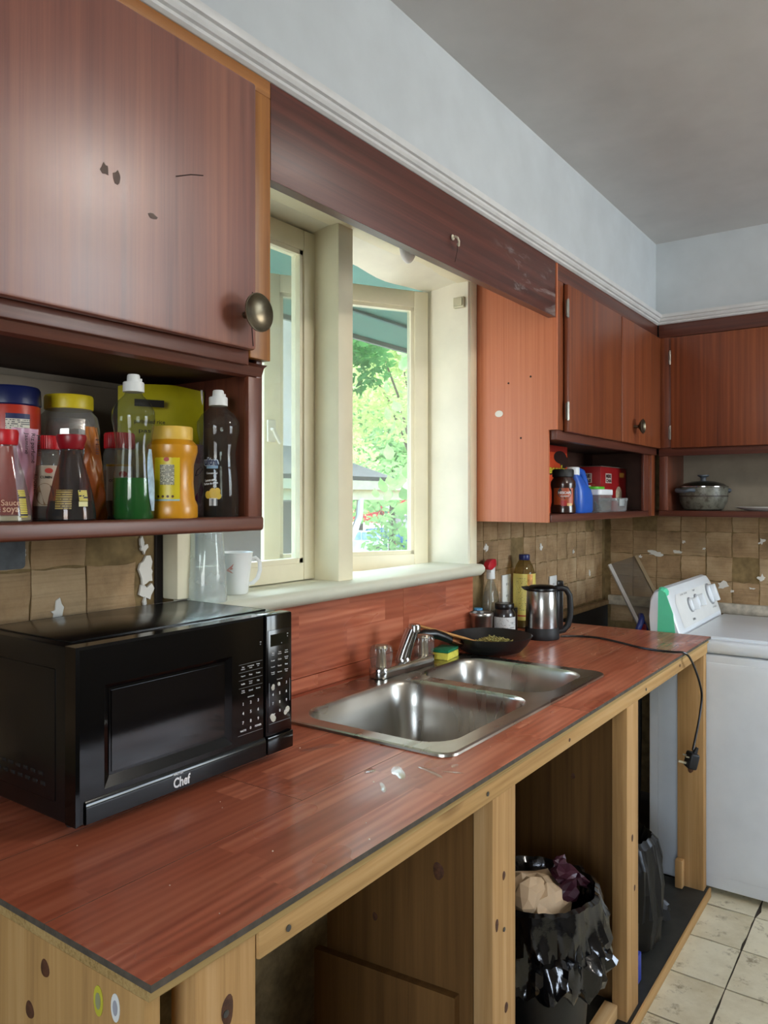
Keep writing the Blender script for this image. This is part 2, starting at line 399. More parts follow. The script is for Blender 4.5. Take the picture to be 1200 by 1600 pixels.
def rrect(x0, x1, y0, y1, r, n=6):
    p = []
    for cx, cy, a0 in ((x1-r, y1-r, 0), (x0+r, y1-r, 90), (x0+r, y0+r, 180), (x1-r, y0+r, 270)):
        for i in range(n+1):
            a = R(a0 + 90*i/n); p.append((cx + r*math.cos(a), cy + r*math.sin(a)))
    return p
def facing(x, y):   # world angle from a point to the camera
    return math.atan2(-1.272 - y, 0 - x)
# ------------------------------------------------------------------ the room
WY = .045      # inner face of the window wall
XB = 3.72      # inner face of the far wall
ZC = 2.515
mb = MB()
x0, x1, z0, z1 = 1.075, 2.285, 1.135, 2.135     # window opening
mb.box(-1.7, x0, WY, .17, -.05, 2.7).box(x1, XB+.12, WY, .17, -.05, 2.7).box(x0, x1, WY, .17, -.05, z0).box(x0, x1, WY, .17, z1, 2.7)
wall_left = struct('wall_left', mb.build('wall_left', M_resbase))
wall_far = struct('wall_far', MB().box(XB, XB+.12, -3.5, WY, -.05, 2.7).build('wall_far', M_resbase))
mb = MB(); mb.box(-1.82, -1.7, -3.5, -2.35, -.05, 2.7).box(-1.82, -1.7, -1.15, .17, -.05, 2.7).box(-1.82, -1.7, -2.35, -1.15, -.05, .85).box(-1.82, -1.7, -2.35, -1.15, 2.15, 2.7)
wall_near = struct('wall_near', mb.build('wall_near', M_wallpaint))
mb = MB()
mb.box(-1.7, 2.2, -3.5, -3.38, -.05, 2.7).box(3.6, XB, -3.5, -3.38, -.05, 2.7).box(2.2, 3.6, -3.5, -3.38, -.05, 1.0).box(2.2, 3.6, -3.5, -3.38, 2.2, 2.7)
wall_right = struct('wall_right', mb.build('wall_right', M_wallpaint))
w2 = thing('window_2', (2.9, -3.4, 1.0), None, None, kind='structure')
mb = MB()
for a in ((2.2, 2.26, -3.46, -3.36, 1.0, 2.2), (3.54, 3.6, -3.46, -3.36, 1.0, 2.2), (2.26, 3.54, -3.46, -3.36, 1.0, 1.06), (2.26, 3.54, -3.46, -3.36, 2.14, 2.2), (2.87, 2.93, -3.45, -3.37, 1.06, 2.14)): mb.box(*a)
mb.build('frame', M_creamw, w2, True)
w3 = thing('window_3', (-1.7, -1.75, .85), None, None, kind='structure')
mb = MB()
for a in ((-1.76, -1.68, -2.35, -2.29, .85, 2.15), (-1.76, -1.68, -1.21, -1.15, .85, 2.15), (-1.76, -1.68, -2.29, -1.21, .85, .91), (-1.76, -1.68, -2.29, -1.21, 2.09, 2.15)): mb.box(*a)
mb.build('frame', M_creamw, w3, True)
ceiling = struct('ceiling', MB().box(-1.8, XB+.1, -3.5, .17, ZC, ZC+.1).build('ceiling', M_ceil))
floor = struct('floor', MB().box(-1.8, XB+.1, -3.5, .17, -.08, -.004).build('floor', plain('floor_underlay', '#3a3228', .9, var=.3)))
# the floor's vinyl tiles
n = NT('vinyl_tile'); v = n.coord(); a = n.noise(v, 5, 6, .7); b = n.noise(v, 16, 6, .75)
col = n.ramp(a, [(.3, lin('#bfb291')), (.6, lin('#d8cfb2'))])
col = n.mix(n.ramp(b, [(.56, (0, 0, 0, 1)), (.68, (.8, .8, .8, 1))]), col, lin('#7a6a4e'))
n.bsdf(col, .5, 0, 0, .4, b, .15, .002); M_tile = n.m
tv = []
for q in range(5):
    mb = MB(); h = .1125; poly = []
    for (ax, ay), (bx, by) in zip([(-h, -h), (h, -h), (h, h), (-h, h)], [(h, -h), (h, h), (-h, h), (-h, -h)]):
        for i in range(5):
            t = i/5; j = .0025 if q else .001
            if q > 2 and random.random() < .3: j = .007
            nx, ny = (by-ay), -(bx-ax); L = math.hypot(nx, ny); d = -abs(random.gauss(0, j))
            poly.append((ax+(bx-ax)*t + nx/L*d, ay+(by-ay)*t + ny/L*d))
    mb.prism(poly, 'z', -.004, 0); o = mb.build('floor_tile', M_tile, floor, smooth=False); tv.append(o)
k = 0
for i in range(-1, 15):
    for j in range(9):
        x = 2.81 - .229*.5 - .229*(i-4+0) ; y = -.79 + .1145 - .229*j
        if x > XB-.12 or x < .3: continue
        src = tv[random.choice((0, 1, 2, 3, 4))]
        loc = (x, y, random.uniform(-.0006, .0006)); rz = random.choice((0, 1, 2, 3))*math.pi/2 + random.uniform(-.008, .008)
        if k < 5: o = tv[k]; o.location = loc; o.rotation_euler = (0, 0, rz)
        else: copy_part(src, floor, loc, (0, 0, rz), 'floor_tile')
        k += 1
# soffit above the cabinets and its moulding
SY = -.285
mb = MB(); mb.box(-1.7, XB, SY, WY, 2.165, ZC); mb.box(3.435, XB, -3.38, SY, 2.165, ZC)
struct('wall_soffit', mb.build('wall_soffit', M_white, smooth=False))
prof = [(0, 0), (-.006, 0), (-.012, .004), (-.012, .010), (-.018, .012), (-.022, .018), (-.022, .024), (-.028, .026), (-.030, .032), (-.030, .040), (0, .044)]
mb = MB(); mb.grid([[(x, -.287+u, 2.158+v_) for u, v_ in prof] for x in (-1.69, 3.438)], True)
struct('trim_1', mb.build('trim_1', M_mould, ang=25))
mb = MB(); mb.grid([[(3.437+u, y, 2.158+v_) for u, v_ in prof] for y in (-.29, -3.37)], True)
struct('trim_2', mb.build('trim_2', M_mould, ang=25))
# adhesive ghosts of the tiles that came off
av = []
for q in range(5):
    mb = MB(); h = .0535; poly = []
    for (ax, ay), (bx, by) in zip([(-h, -h), (h, -h), (h, h), (-h, h)], [(h, -h), (h, h), (-h, h), (-h, -h)]):
        for i in range(5):
            t = i/5; poly.append((ax+(bx-ax)*t + random.uniform(-.0026, .0022), ay+(by-ay)*t + random.uniform(-.0026, .0022)))
    mb.prism(poly, 'y', -.0035, 0); av.append((mb, q))
av = [m.build('adhesive_patch', M_res, wall_left, smooth=False) for m, q in av]
first = list(av); 
def adhesive(parent, loc, rz):
    if random.random() < .05 and not first: return
    if first:
        o = first.pop(); o.parent = parent; o.location = loc; o.rotation_euler = (0, 0, rz); return
    copy_part(random.choice(av), parent, loc, (0, 0, rz), 'adhesive_patch')
for i in range(-4, 3):
    for j in range(-3, 1):
        x = .752 + .111*(i+.5); z = 1.272 + .111*(j+.5)
        if x+.054 > 1.02 or z < .93 : continue
        adhesive(wall_left, (x, WY+random.uniform(-.0005, .0015), z), 0)
for i in range(13):
    for j in range(-3, 2):
        x = 2.40 + .111*i; z = 1.136 + .111*(j+.5)
        if x > XB-.06 or z < .9 or (x < 2.6 and False): continue
        adhesive(wall_left, (x, WY+random.uniform(-.0005, .0015), z), 0)
for i in range(14):
    for j in range(-3, 2):
        y = -.0405 - .111*(i+.0); z = 1.136 + .111*(j+.5)
        adhesive(wall_far, (XB+random.uniform(-.0005, .0015), y, z), -math.pi/2)
def chip(parent, c, r, axis, seed, ry=1.0):
    rr = random.Random(seed); mb = MB()
    poly = []
    for i in range(15):
        a = 2*math.pi*i/15; q = r*(.75 + .8*mnoise.noise(Vector((1.3*math.cos(a)+seed, 1.3*math.sin(a), seed*.37))) + .25*rr.uniform(-1, 1)); poly.append((c[0]+q*math.cos(a), c[1]+q*ry*math.sin(a)))
    if axis == 'y': mb.prism(poly, 'y', WY-.0065, WY-.001)
    else: mb.prism(poly, 'x', XB-.0065, XB-.001)
    mb.build('plaster_chip', M_plaster, parent, smooth=False)
for i, (x, z, r) in enumerate([(1.0, 1.25, .022), (.995, 1.20, .018), (.99, 1.30, .012), (.80, 1.19, .016), (.735, 1.30, .01)]): chip(wall_left, (x, z), r, 'y', i, 1.4)
for i, (x, z, r) in enumerate([(2.47, 1.22, .02), (2.95, 1.2, .016), (3.3, 1.16, .012), (3.5, 1.05, .014)]): chip(wall_left, (x, z), r, 'y', 40+i)
for i, (y, z, r, ry) in enumerate([(-.20, 1.14, .04, .35), (-.30, 1.15, .03, .4), (-.50, 1.01, .022, .8), (-.54, .985, .015, .4), (-.66, 1.05, .016, .9), (-.66, 1.21, .016, .9), (-.33, 1.2, .008, 1), (-.42, 1.17, .01, .7), (-.62, 1.0, .012, .5), (-.13, 1.12, .012, .8)]): chip(wall_far, (y, z), r, 'x', 80+i, ry)
# grey plaster square left on the wall above the microwave
MB().prism(rrect(.665, .738, 1.276, 1.332, .008), 'y', WY-.009, WY-.001).build('plaster_patch', plain('grey_filler', '#5c6064', .85, var=.25, sc_=40, bs=.4), wall_left)
# black strip between tiles and window casing, black board and ledge low on the wall past the counter
B('gap_strip', plain('dark_strip', '#1c1310', .8), wall_left, 1.022, 1.04, WY-.004, WY+.001, .92, 2.1)
B('black_board', M_blackbrd, wall_left, 2.875, 3.70, WY-.022, WY-.001, .45, .884)
B('ledge_strip', plain('raw_ledge', '#8d7450', .85, var=.25, sc_=30), wall_left, 2.875, 3.70, WY-.03, WY-.001, .884, .905, .003)
B('ledge_strip', plain('white_ledge', '#b9b0a0', .85, var=.3, sc_=30), wall_far, XB-.028, XB-.001, -1.5, .02, .884, .93, .003)

# ------------------------------------------------------------------ window_1
win = thing('window_1', (1.68, .05, 1.14), None, None, kind='structure')
B('casing', M_cream, win, 1.042, 1.078, -.004, WY, 1.19, 2.14, .004)
B('casing', M_cream, win, 2.282, 2.324, -.004, WY, 1.14, 2.16, .004)
B('casing', M_cream, win, 1.042, 2.324, -.006, WY, 2.132, 2.2, .004)
mb = MB(); mb.box(1.072, 1.092, .0, .17, 1.15, 2.14).build('jamb', M_creamw, win, True)
B('jamb', M_creamw, win, 2.268, 2.288, .0, .17, 1.15, 2.14, .002)
# sagging painted head lining
mb = MB(); rings = []
for i in range(25):
    x = 1.085 + (2.275-1.085)*i/24; sag = -.006*abs(math.sin(i*.4)) - .012*math.exp(-((x-2.0)/.12)**2)
    rings.append([(x, .0, 2.136), (x, .05, 2.134+sag*.4), (x, .12, 2.125+sag), (x, .17, 2.12+sag), (x, .17, 2.16), (x, .0, 2.16)])
mb.grid(rings, True); mb.build('head_lining', M_creamw, win, True, ang=60)
# sill with rounded nose
pr = [(-.045, 1.150), (-.052, 1.158), (-.053, 1.168), (-.047, 1.177), (-.038, 1.180), (.138, 1.180), (.138, 1.14), (-.038, 1.143)]
mb = MB(); mb.grid([[(x, u, v_) for u, v_ in pr] for x in (1.045, 1.4, 1.8, 2.2, 2.29)], True); mb.build('sill', M_sill, win, True, ang=50)
B('mullion', M_cream, win, 1.590, 1.654, .012, .125, 1.178, 2.14, .004)
# closed sash on the left
def sash(name, wdt, hgt, st, tr, br, th=.042):
    mb = MB()
    mb.box(0, st, 0, th, 0, hgt, .003).box(wdt-st, wdt, 0, th, 0, hgt, .003).box(st, wdt-st, .002, th-.002, 0, br, .002).box(st, wdt-st, .002, th-.002, hgt-tr, hgt, .002)
    for a in ((st, st+.012, .006, th-.006, br, hgt-tr), (wdt-st-.012, wdt-st, .006, th-.006, br, hgt-tr), (st, wdt-st, .006, th-.006, br, br+.012), (st, wdt-st, .006, th-.006, hgt-tr-.012, hgt-tr)): mb.box(*a)
    return mb
s1 = sash('sash', .512, .935, .052, .055, .046).build('sash', M_cream, win)
s1.location = (1.088-1.68, .095-.05, 1.183-1.14)
B('pane', M_pane, s1, .05, .462, .019, .023, .044, .885, 0, False)
# open casement on the right, hinged on the far jamb
s2 = sash('casement', .583, .955, .052, .056, .052).build('sash', M_cream, win)
s2.location = (2.262-1.68, .165-.05, 1.158-1.14)
for v in s2.data.vertices: v.co.x -= .583; v.co.y -= .02
s2.rotation_euler = (0, 0, R(-30))
B('pane', M_pane, s2, -.535, -.048, -.003, .001, .05, .902, 0, False)
mb = MB(); mb.box(-.575, -.548, -.034, -.02, .42, .49, .003); mb.tube([(-.563, -.035, .46), (-.56, -.05, .458), (-.553, -.052, .44), (-.538, -.05, .415)], .006, 8)
mb.build('latch', plain('painted_latch', '#e3ded0', .4), s2)
mb = MB(); mb.box(2.17, 2.215, -.009, -.004, 2.055, 2.083, .001).box(2.175, 2.21, -.02, -.008, 2.06, 2.066).build('bracket', plain('painted_steel', '#b8b39a', .4, .5), win, True) if False else None
mb = MB(); mb.box(2.255, 2.269, .01, .05, 2.045, 2.08, .001).box(2.25, 2.256, .015, .045, 2.05, 2.075); mb.build('bracket', plain('painted_steel', '#b8b39a', .4, .5), win, True)
mb = MB(); mb.lathe([(.036, 0), (.036, .004), (.030, .012), (.018, .018), (.001, .020)], n=28, M=Matrix.Rotation(R(90), 4, 'X')); pl = mb.build('puck_light', plain('puck_white', '#eef0ee', .35, var=.02))
pl.location = (1.885, -.007, 2.131); tag(pl, 'white round push light stuck on the window head under the dark valance', 'light')

# ------------------------------------------------------------------ wall cabinets
def dish_knob(parent, loc, axis='y', r=.033):
    prof = [(.006, 0), (.006, .016), (.010, .02), (r*.75, .026), (r, .034), (r*1.0, .036), (r*.96, .0365), (r*.7, .031), (r*.35, .028), (.0005, .027)]
    Mx = Matrix.Rotation(R(90), 4, 'X') if axis == 'y' else Matrix.Rotation(R(-90), 4, 'Y')
    mb = MB(); mb.lathe(prof, n=28, M=Mx)
    o = mb.build('knob', M_brass, parent); 
    off = Vector((0, 0, 0)); q = parent
    while q is not None: off += q.location; q = q.parent
    o.location = Vector(loc) - off; o['label'] = 'aged brass dish knob'; return o
def hinge(parent, x, y, z, ax='y'):
    mb = MB(); mb.tube([(x, y, z-.03), (x, y, z+.03)], .0045, 8)
    if ax == 'y': mb.box(x-.008, x-.003, y+.002, y+.005, z-.026, z+.026)
    else: mb.box(x+.002, x+.005, y+.003, y+.008, z-.026, z+.026)
    return mb.build('hinge', M_hinge, parent, True)
def inside(parent, x0, x1, y0, y1, z0, z1, mat, t=.014): pass
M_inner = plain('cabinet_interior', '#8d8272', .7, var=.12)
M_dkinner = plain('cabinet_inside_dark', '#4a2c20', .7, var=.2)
# left
c = thing('upper_cabinet', (.6, -.12, 1.342), 'reddish brown wall cabinet above the microwave with one big door and an open bottle shelf', 'cabinet', 'mahogany wall cabinets')
XL = .08
B('side_panel', M_framev, c, 1.003, 1.018, -.27, WY-.005, 1.342, 2.16, .001)
B('side_panel', M_framev, c, XL, XL+.016, -.27, WY-.005, 1.342, 2.16)
B('back_panel', M_inner, c, XL+.016, 1.003, WY-.011, WY-.005, 1.342, 2.16)
B('shelf', M_frameh, c, XL+.016, 1.003, -.262, WY-.011, 1.342, 1.366, .001)
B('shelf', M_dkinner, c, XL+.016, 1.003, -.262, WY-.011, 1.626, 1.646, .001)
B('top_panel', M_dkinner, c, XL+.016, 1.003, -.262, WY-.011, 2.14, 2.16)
B('stile', M_oakv, c, .968, 1.019, -.29, -.27, 1.650, 2.128, .0015)
B('rail', M_oakh, c, XL, 1.019, -.29, -.27, 2.128, 2.165, .0015)
B('stile', M_oakv, c, XL, XL+.05, -.29, -.27, 1.650, 2.128, .0015)
B('rail', M_frameh, c, XL, .967, -.288, -.265, 1.636, 1.662, .002)
mb = MB(); mb.grid([[(x, y, z) for y, z in ((-.285, 1.642), (-.277, 1.638), (-.270, 1.622), (-.262, 1.618), (-.262, 1.642))] for x in (XL, 1.016)]); mb.build('cove_moulding', M_frameh, c, True)
B('shelf_stile', M_framev, c, .981, 1.0165, -.272, -.2605, 1.366, 1.62, .002)
B('shelf_rail', M_frameh, c, XL, 1.0165, -.278, -.2605, 1.342, 1.368, .006, seg=4)
d = B('door', M_door, c, XL+.055, .9665, -.307, -.2895, 1.660, 2.127, .005)
dish_knob(d, (.938, -.307, 1.716))
mb = MB()   # a crack beside the knob and two scuffs
for pts in ([(.958, 1.666), (.955, 1.70), (.9575, 1.745), (.956, 1.76)], [(.79, 1.905), (.82, 1.918), (.845, 1.925)]):
    MB().tube([(x, -.3072, z) for x, z in pts], .0009, 5).build('scratch', plain('scratch_dark', '#2a120c', .7), d, True)
rr = random.Random(3)
for (cx, cz, ru, rv) in ((.663, 1.872, .008, .011), (.683, 1.868, .007, .012), (.745, 1.83, .010, .005)):
    poly = [(cx+ru*rr.uniform(.5, 1.1)*math.cos(a*.7), cz+rv*rr.uniform(.5, 1.1)*math.sin(a*.7)) for a in range(9)]
    MB().prism(poly, 'y', -.3076, -.3068).build('scuff', plain('scuff_grey', '#5d4a42', .6), d, True)
# valance over the window
vb = thing('valance_board', (1.018, -.29, 1.983), 'dark stained valance board over the window between two cabinets', 'valance')
B('board', M_val, vb, 1.0195, 2.319, -.29, -.268, 1.983, 2.162, .001)
B('board_edge', M_frameh, vb, 1.0195, 2.319, -.2905, -.266, 1.981, 1.9828)
mb = MB(); mb.tube([(1.668, -.29, 2.055), (1.668, -.30, 2.056), (1.664, -.309, 2.050), (1.664, -.313, 2.040), (1.670, -.309, 2.032), (1.676, -.302, 2.038)], .0028, 8); mb.lathe([(.007, 0), (.007, .002), (.004, .004)], c=(1.668, -.292, 2.055), n=12, M=Matrix.Rotation(R(90), 4, 'X'))
mb.build('cup_hook', plain('painted_hook', '#d6cfb8', .4), vb, True)
mb = MB(); mb.tube([(1.676, -.302, 2.036), (1.677, -.30, 2.02), (1.676, -.2945, 1.995)], .0008, 5); mb.build('string', plain('string_dark', '#2c1c16', .8), vb, True)
# right, along the window wall
c = thing('upper_cabinet', (2.8, -.12, 1.32), 'reddish brown corner wall cabinet with two doors right of the window', 'cabinet', 'mahogany wall cabinets')
mb = MB(); mb.prism([(-.290, 1.622), (-.290, 2.162), (-.001, 2.162), (-.001, 1.322), (-.262, 1.322), (-.262, 1.622)], 'x', 2.3285, 2.338); sp = mb.build('side_panel', M_panel, c, True, smooth=False)
mb = MB(); mb.lathe([(.011, 0), (.011, .0015)], n=16, sy=1.35, M=Matrix.Rotation(R(-90), 4, 'Y')); o = mb.build('paint_dab', M_plaster, sp); o.location = Vector((2.3287, -.085, 1.685)) - c.location
for (y, z) in ((-.165, 1.60), (-.12, 1.785), (-.20, 1.8)):
    mb = MB(); mb.lathe([(.0035, 0), (.0035, .001)], n=8, M=Matrix.Rotation(R(-90), 4, 'Y')); o = mb.build('screw_hole', plain('hole_dark', '#2a1610', .8), sp); o.location = Vector((2.3287, y, z)) - c.location
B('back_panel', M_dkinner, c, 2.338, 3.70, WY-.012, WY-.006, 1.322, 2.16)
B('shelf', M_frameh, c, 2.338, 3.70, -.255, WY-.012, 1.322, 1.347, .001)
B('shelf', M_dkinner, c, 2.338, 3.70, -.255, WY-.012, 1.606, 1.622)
B('partition', M_dkinner, c, 3.52, 3.532, -.255, WY-.012, 1.347, 1.606)
B('stile', M_door2, c, 2.3385, 2.384, -.29, -.27, 1.622, 2.105, .0015)
B('rail', M_frameh, c, 2.3385, 3.44, -.29, -.27, 2.105, 2.16, .0015)
B('rail', M_frameh, c, 2.3385, 3.44, -.286, -.2625, 1.590, 1.6215, .002)
B('shelf_rail', M_frameh, c, 2.3385, 3.44, -.268, -.256, 1.322, 1.348, .004)
B('shelf_stile', M_framev, c, 3.318, 3.385, -.268, -.256, 1.348, 1.59, .002)
B('shelf_stile', M_door2, c, 3.386, 3.437, -.280, -.25, 1.325, 1.59, .002)
B('stile', M_framev, c, 2.905, 2.935, -.289, -.27, 1.622, 2.105)
d1 = B('door', M_door2, c, 2.386, 2.916, -.306, -.2895, 1.618, 2.100, .004)
d2 = B('door', M_door2, c, 2.926, 3.434, -.306, -.2895, 1.618, 2.100, .004)
dish_knob(d2, (3.068, -.306, 1.686), r=.029)
hinge(c, 2.384, -.306, 2.02); hinge(c, 2.384, -.306, 1.685)
# far wall
c = thing('upper_cabinet', (3.58, -.9, 1.32), 'reddish brown wall cabinet above the washing machine on the far wall', 'cabinet', 'mahogany wall cabinets')
B('back_panel', M_inner, c, XB-.014, XB-.008, -1.55, -.33, 1.322, 2.16)
B('shelf', M_framey, c, 3.452, XB-.014, -1.55, -.30, 1.322, 1.347, .001)
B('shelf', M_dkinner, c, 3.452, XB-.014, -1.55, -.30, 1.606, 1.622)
B('partition', M_framev, c, 3.452, XB-.014, -.332, -.318, 1.347, 1.606)
B('side_panel', M_framev, c, 3.452, XB-.014, -1.565, -1.55, 1.322, 2.16)
B('stile', M_door2, c, 3.437, 3.455, -.348, -.296, 1.622, 2.10, .0015)
B('rail', M_framey, c, 3.437, 3.455, -1.565, -.296, 2.10, 2.16, .0015)
B('rail', M_framey, c, 3.437, 3.457, -1.565, -.296, 1.585, 1.622, .002)
B('shelf_rail', M_framey, c, 3.437, 3.455, -1.565, -.296, 1.322, 1.348, .004)
B('shelf_stile', M_framev, c, 3.437, 3.455, -.334, -.298, 1.348, 1.585, .003)
d1 = B('door', M_door2, c, 3.421, 3.4365, -.955, -.350, 1.618, 2.096, .004)
d2 = B('door', M_door2, c, 3.421, 3.4365, -1.56, -.965, 1.618, 2.096, .004)
dish_knob(d1, (3.421, -.90, 1.69), 'x', .029)
hinge(c, 3.421, -.3485, 2.01, 'x'); hinge(c, 3.421, -.3485, 1.685, 'x')

# ------------------------------------------------------------------ counter
CT = .914
cf = thing('counter_frame', (1.6, -.3, 0), 'unfinished lumber counter frame with open bays under the red worktop', 'counter')
HX0, HX1, HY0, HY1 = 1.262, 2.056, -.512, -.062
mb = MB(); M3 = [M_plyedge]
mb.box(.492, HX0, -.63, .04, .892, .9055).box(HX1, 2.866, -.63, .04, .892, .9055).box(HX0, HX1, -.63, HY0, .892, .9055).box(HX0, HX1, HY1, .04, .892, .9055)
mb.build('deck', M_plyedge, cf, True, smooth=False)
B('base_board', plain('dirty_base', '#24241f', .6, var=.5, sc_=14), cf, .505, 2.862, -.632, .03, .001, .032)
B('base_edge', M_lumx, cf, .505, 2.862, -.640, -.6325, .001, .034, .002)
B('end_panel', M_ply, cf, .492, .512, -.622, .03, .0, .8915, .001)
B('post', M_lumz, cf, .556, .648, -.624, -.584, .032, .8915, .002)
B('post', M_lumz, cf, 1.246, 1.340, -.624, -.584, .032, .8555, .002)
B('post', M_lumz, cf, 1.998, 2.092, -.624, -.584, .032, .8555, .002)
B('post', M_lumz, cf, 2.822, 2.861, -.624, -.535, .032, .8555, .002)
B('post', M_lumz, cf, 2.822, 2.861, -.06, .03, .032, .8915, .002)
B('rail', M_lumx, cf, .650, 2.862, -.627, -.589, .8555, .8915, .003)
B('partition', M_plyd, cf, 1.246, 1.258, -.583, -.235, .032, .8915)
B('partition', M_plyd, cf, 2.066, 2.080, -.583, .02, .032, .8915)
mb = MB(); mb.prism([(-.555, .032), (-.555, .478), (-.215, .455), (-.215, .032)], 'x', 1.228, 1.245); mb.build('cleat', M_plyd, cf, True, smooth=False)
B('cleat', M_lumx, cf, 1.262, 1.996, -.60, -.565, .034, .072, .002)
B('cleat', M_lumx, cf, 2.094, 2.82, -.06, -.022, .034, .1, .002)
B('cleat', M_lumz, cf, 2.79, 2.821, -.56, -.535, .034, .13, .002)
mb = MB()
for x, y, z in ((.60, -.6245, .82), (.586, -.6245, .806), (.70, -.6275, .872), (1.22, -.6275, .874), (1.29, -.6245, .60), (2.15, -.6275, .872)):
    MB().lathe([(.0042, 0), (.0042, .0012), (.001, .0014)], c=(x, y, z), n=10, M=Matrix.Rotation(R(90), 4, 'X')).build('screw_head', plain('screw_steel', '#5b5a58', .4, .8), cf, True)
for nm, y, z, hx, r in (('fruit_sticker', -.545, .862, '#b9b23a', .011), ('fruit_sticker', -.575, .866, '#d8d8d2', .010)):
    mb = MB(); mb.lathe([(r, 0), (r, .0006)], n=20, sy=.75, sx=1.5, M=Matrix.Rotation(R(-90), 4, 'Y')); o = mb.build(nm, plain('sticker'+hx[1:], hx, .4, var=.05), cf); o.location = Vector((.4918, y, z)) - cf.location
    mb = MB(); mb.lathe([(r*.55, 0), (r*.55, .0003)], n=16, sy=.75, sx=1.5, M=Matrix.Rotation(R(-90), 4, 'Y')); q = mb.build('sticker_print', plain('stprint'+hx[1:], '#8f8f6a' if r > .0105 else '#9a9aa0', .5), o); q.location = (-.0007, 0, 0)
M_knot = plain('knot_wood', '#4e2d17', .75, var=.35, sc_=120)
def knot(x, y, z, r, face, k=1.4):
    Mx = Matrix.Rotation(R(90), 4, 'X') if face == 'y' else Matrix.Rotation(R(-90), 4, 'Y')
    mb = MB(); f = lambda a, q: 1+.06*math.sin(3*a+x*40)
    mb.lathe([(r, 0), (r*.9, .0005), (.0005, .0006)], n=18, M=Mx, f=f, sx=1 if face == 'y' else k, sy=k if face == 'y' else 1)
    o = mb.build('knot', M_knot, cf); o.location = Vector((x, y, z)) - cf.location
for a in ((.4918, -.442, .860, .009, 'x', 1.15), (.4918, -.41, .80, .009, 'x', 1.15), (.603, -.6243, .822, .009, 'y', 2), (1.2458, -.509, .693, .012, 'x'), (1.2458, -.36, .56, .006, 'x'), (2.0658, -.45, .62, .006, 'x'), (1.29, -.6243, .70, .006, 'y'), (1.3, -.6243, .45, .007, 'y'), (2.04, -.6243, .50, .007, 'y'), (2.8218, -.58, .45, .010, 'x'), (2.06, -.6243, .36, .006, 'y'), (1.262, -.6243, .62, .006, 'y', 2), (1.6, -.6273, .873, .005, 'y', .8), (2.5, -.6273, .876, .006, 'y', .8)): knot(*a)
# laminate boards on top
wt = thing('worktop', (1.6, -.3, .906), 'red cherry laminate worktop of long boards along the window wall', 'worktop')
def plank(x0, x1, y0, y1):
    mb = MB(); g = .0006
    x0 += g; x1 -= g; y0 += g; y1 -= g
    hx0, hx1, hy0, hy1 = max(x0, HX0), min(x1, HX1), max(y0, HY0), min(y1, HY1)
    rects = [(x0, x1, y0, y1)]
    if hx0 < hx1 and hy0 < hy1:
        rects = [r for r in ((x0, hx0, y0, y1), (hx1, x1, y0, y1), (hx0, hx1, y0, hy0), (hx0, hx1, hy1, y1)) if r[1]-r[0] > 1e-4 and r[3]-r[2] > 1e-4]
    if not rects: return
    if y0 >= HY0-.001 and y1 <= HY1+.001 and len(rects) == 2:      # cut right through by the sink: two boards
        for r in rects: plank(r[0]-g, r[1]+g, y0-g, y1+g)
        return
    for r in rects: mb.box(r[0], r[1], r[2], r[3], .906, CT, 0)
    for f in mb.bm.faces:
        f.normal_update()
        if abs(f.normal.z) < .5: f.material_index = 1
    mb.build('board', [M_lam, M_lamedge], wt, True, smooth=False)
ys = [-.638, -.446, -.254, -.062, .040]
cuts = [[.488, 1.70, 2.868], [.488, .93, 2.14, 2.868], [.488, 1.30, 2.51, 2.868], [.488, 1.12, 2.30, 2.868]]
for r in range(4):
    for a, b in zip(cuts[r], cuts[r][1:]): plank(a, b, ys[r], ys[r+1])
sb = thing('backsplash', (1.7, .02, CT), 'red cherry laminate backsplash below the window sill', 'backsplash')
B('board', M_lamz, sb, 1.06, 1.90, .014, WY-.005, .952, 1.142)
B('board', M_lamz, sb, 1.901, 2.326, .014, WY-.005, .952, 1.142)
B('board', M_lamz, sb, 1.06, 2.326, .010, WY-.005, CT+.001, .951)
B('gap_shade_strip', plain('gap_shade', '#2a1612', .8), sb, 1.06, 2.30, .018, WY-.004, 1.1425, 1.150)  # dark strip stands in for the shadow in the gap below the sill
mb = MB(); rr = random.Random(5)
for i in range(70):
    x, y = rr.uniform(.6, 2.8), rr.uniform(-.62, -.03)
    if 1.2 < x < 2.1 and -.56 < y: continue
    r = rr.uniform(.0006, .0018)
    mb.lathe([(r, 0), (r*.7, r*.7)], c=(x, y, CT), n=5)
cr = mb.build('crumbs', plain('crumb', '#d8c9b4', .7)); tag(cr, 'pale crumbs scattered over the red worktop', 'crumbs', kind='stuff')
# a spill of water in front of the sink
mb = MB(); rr = random.Random(8)
def blob(cx, cy, ru, rv, an, n=24):
    P = []
    for i in range(n):
        a = 2*math.pi*i/n; q = .9+.25*math.sin(2*a+cx*50)+.12*math.sin(3*a+cy*70); u, v_ = ru*q*math.cos(a), rv*q*math.sin(a)
        P.append((cx+u*math.cos(an)-v_*math.sin(an), cy+u*math.sin(an)+v_*math.cos(an)))
    mb.grid([[(x, y, CT+.0002) for x, y in P], [(cx+(x-cx)*.8, cy+(y-cy)*.8, CT+.0006) for x, y in P]], True)
for a in ((1.125, -.50, .035, .012, .6), (1.16, -.545, .03, .008, 1.2), (1.10, -.455, .02, .008, .2), (1.18, -.58, .018, .006, 2), (1.05, -.52, .02, .006, .8), (1.21, -.565, .012, .005, .3), (1.15, -.30, .04, .014, -.5)): blob(*a)
sp = mb.build('water_spill', clear('water', '#f6f4f2', .03, .02, 1.33)); tag(sp, 'small puddles of water on the worktop in front of the sink', 'water', kind='stuff')

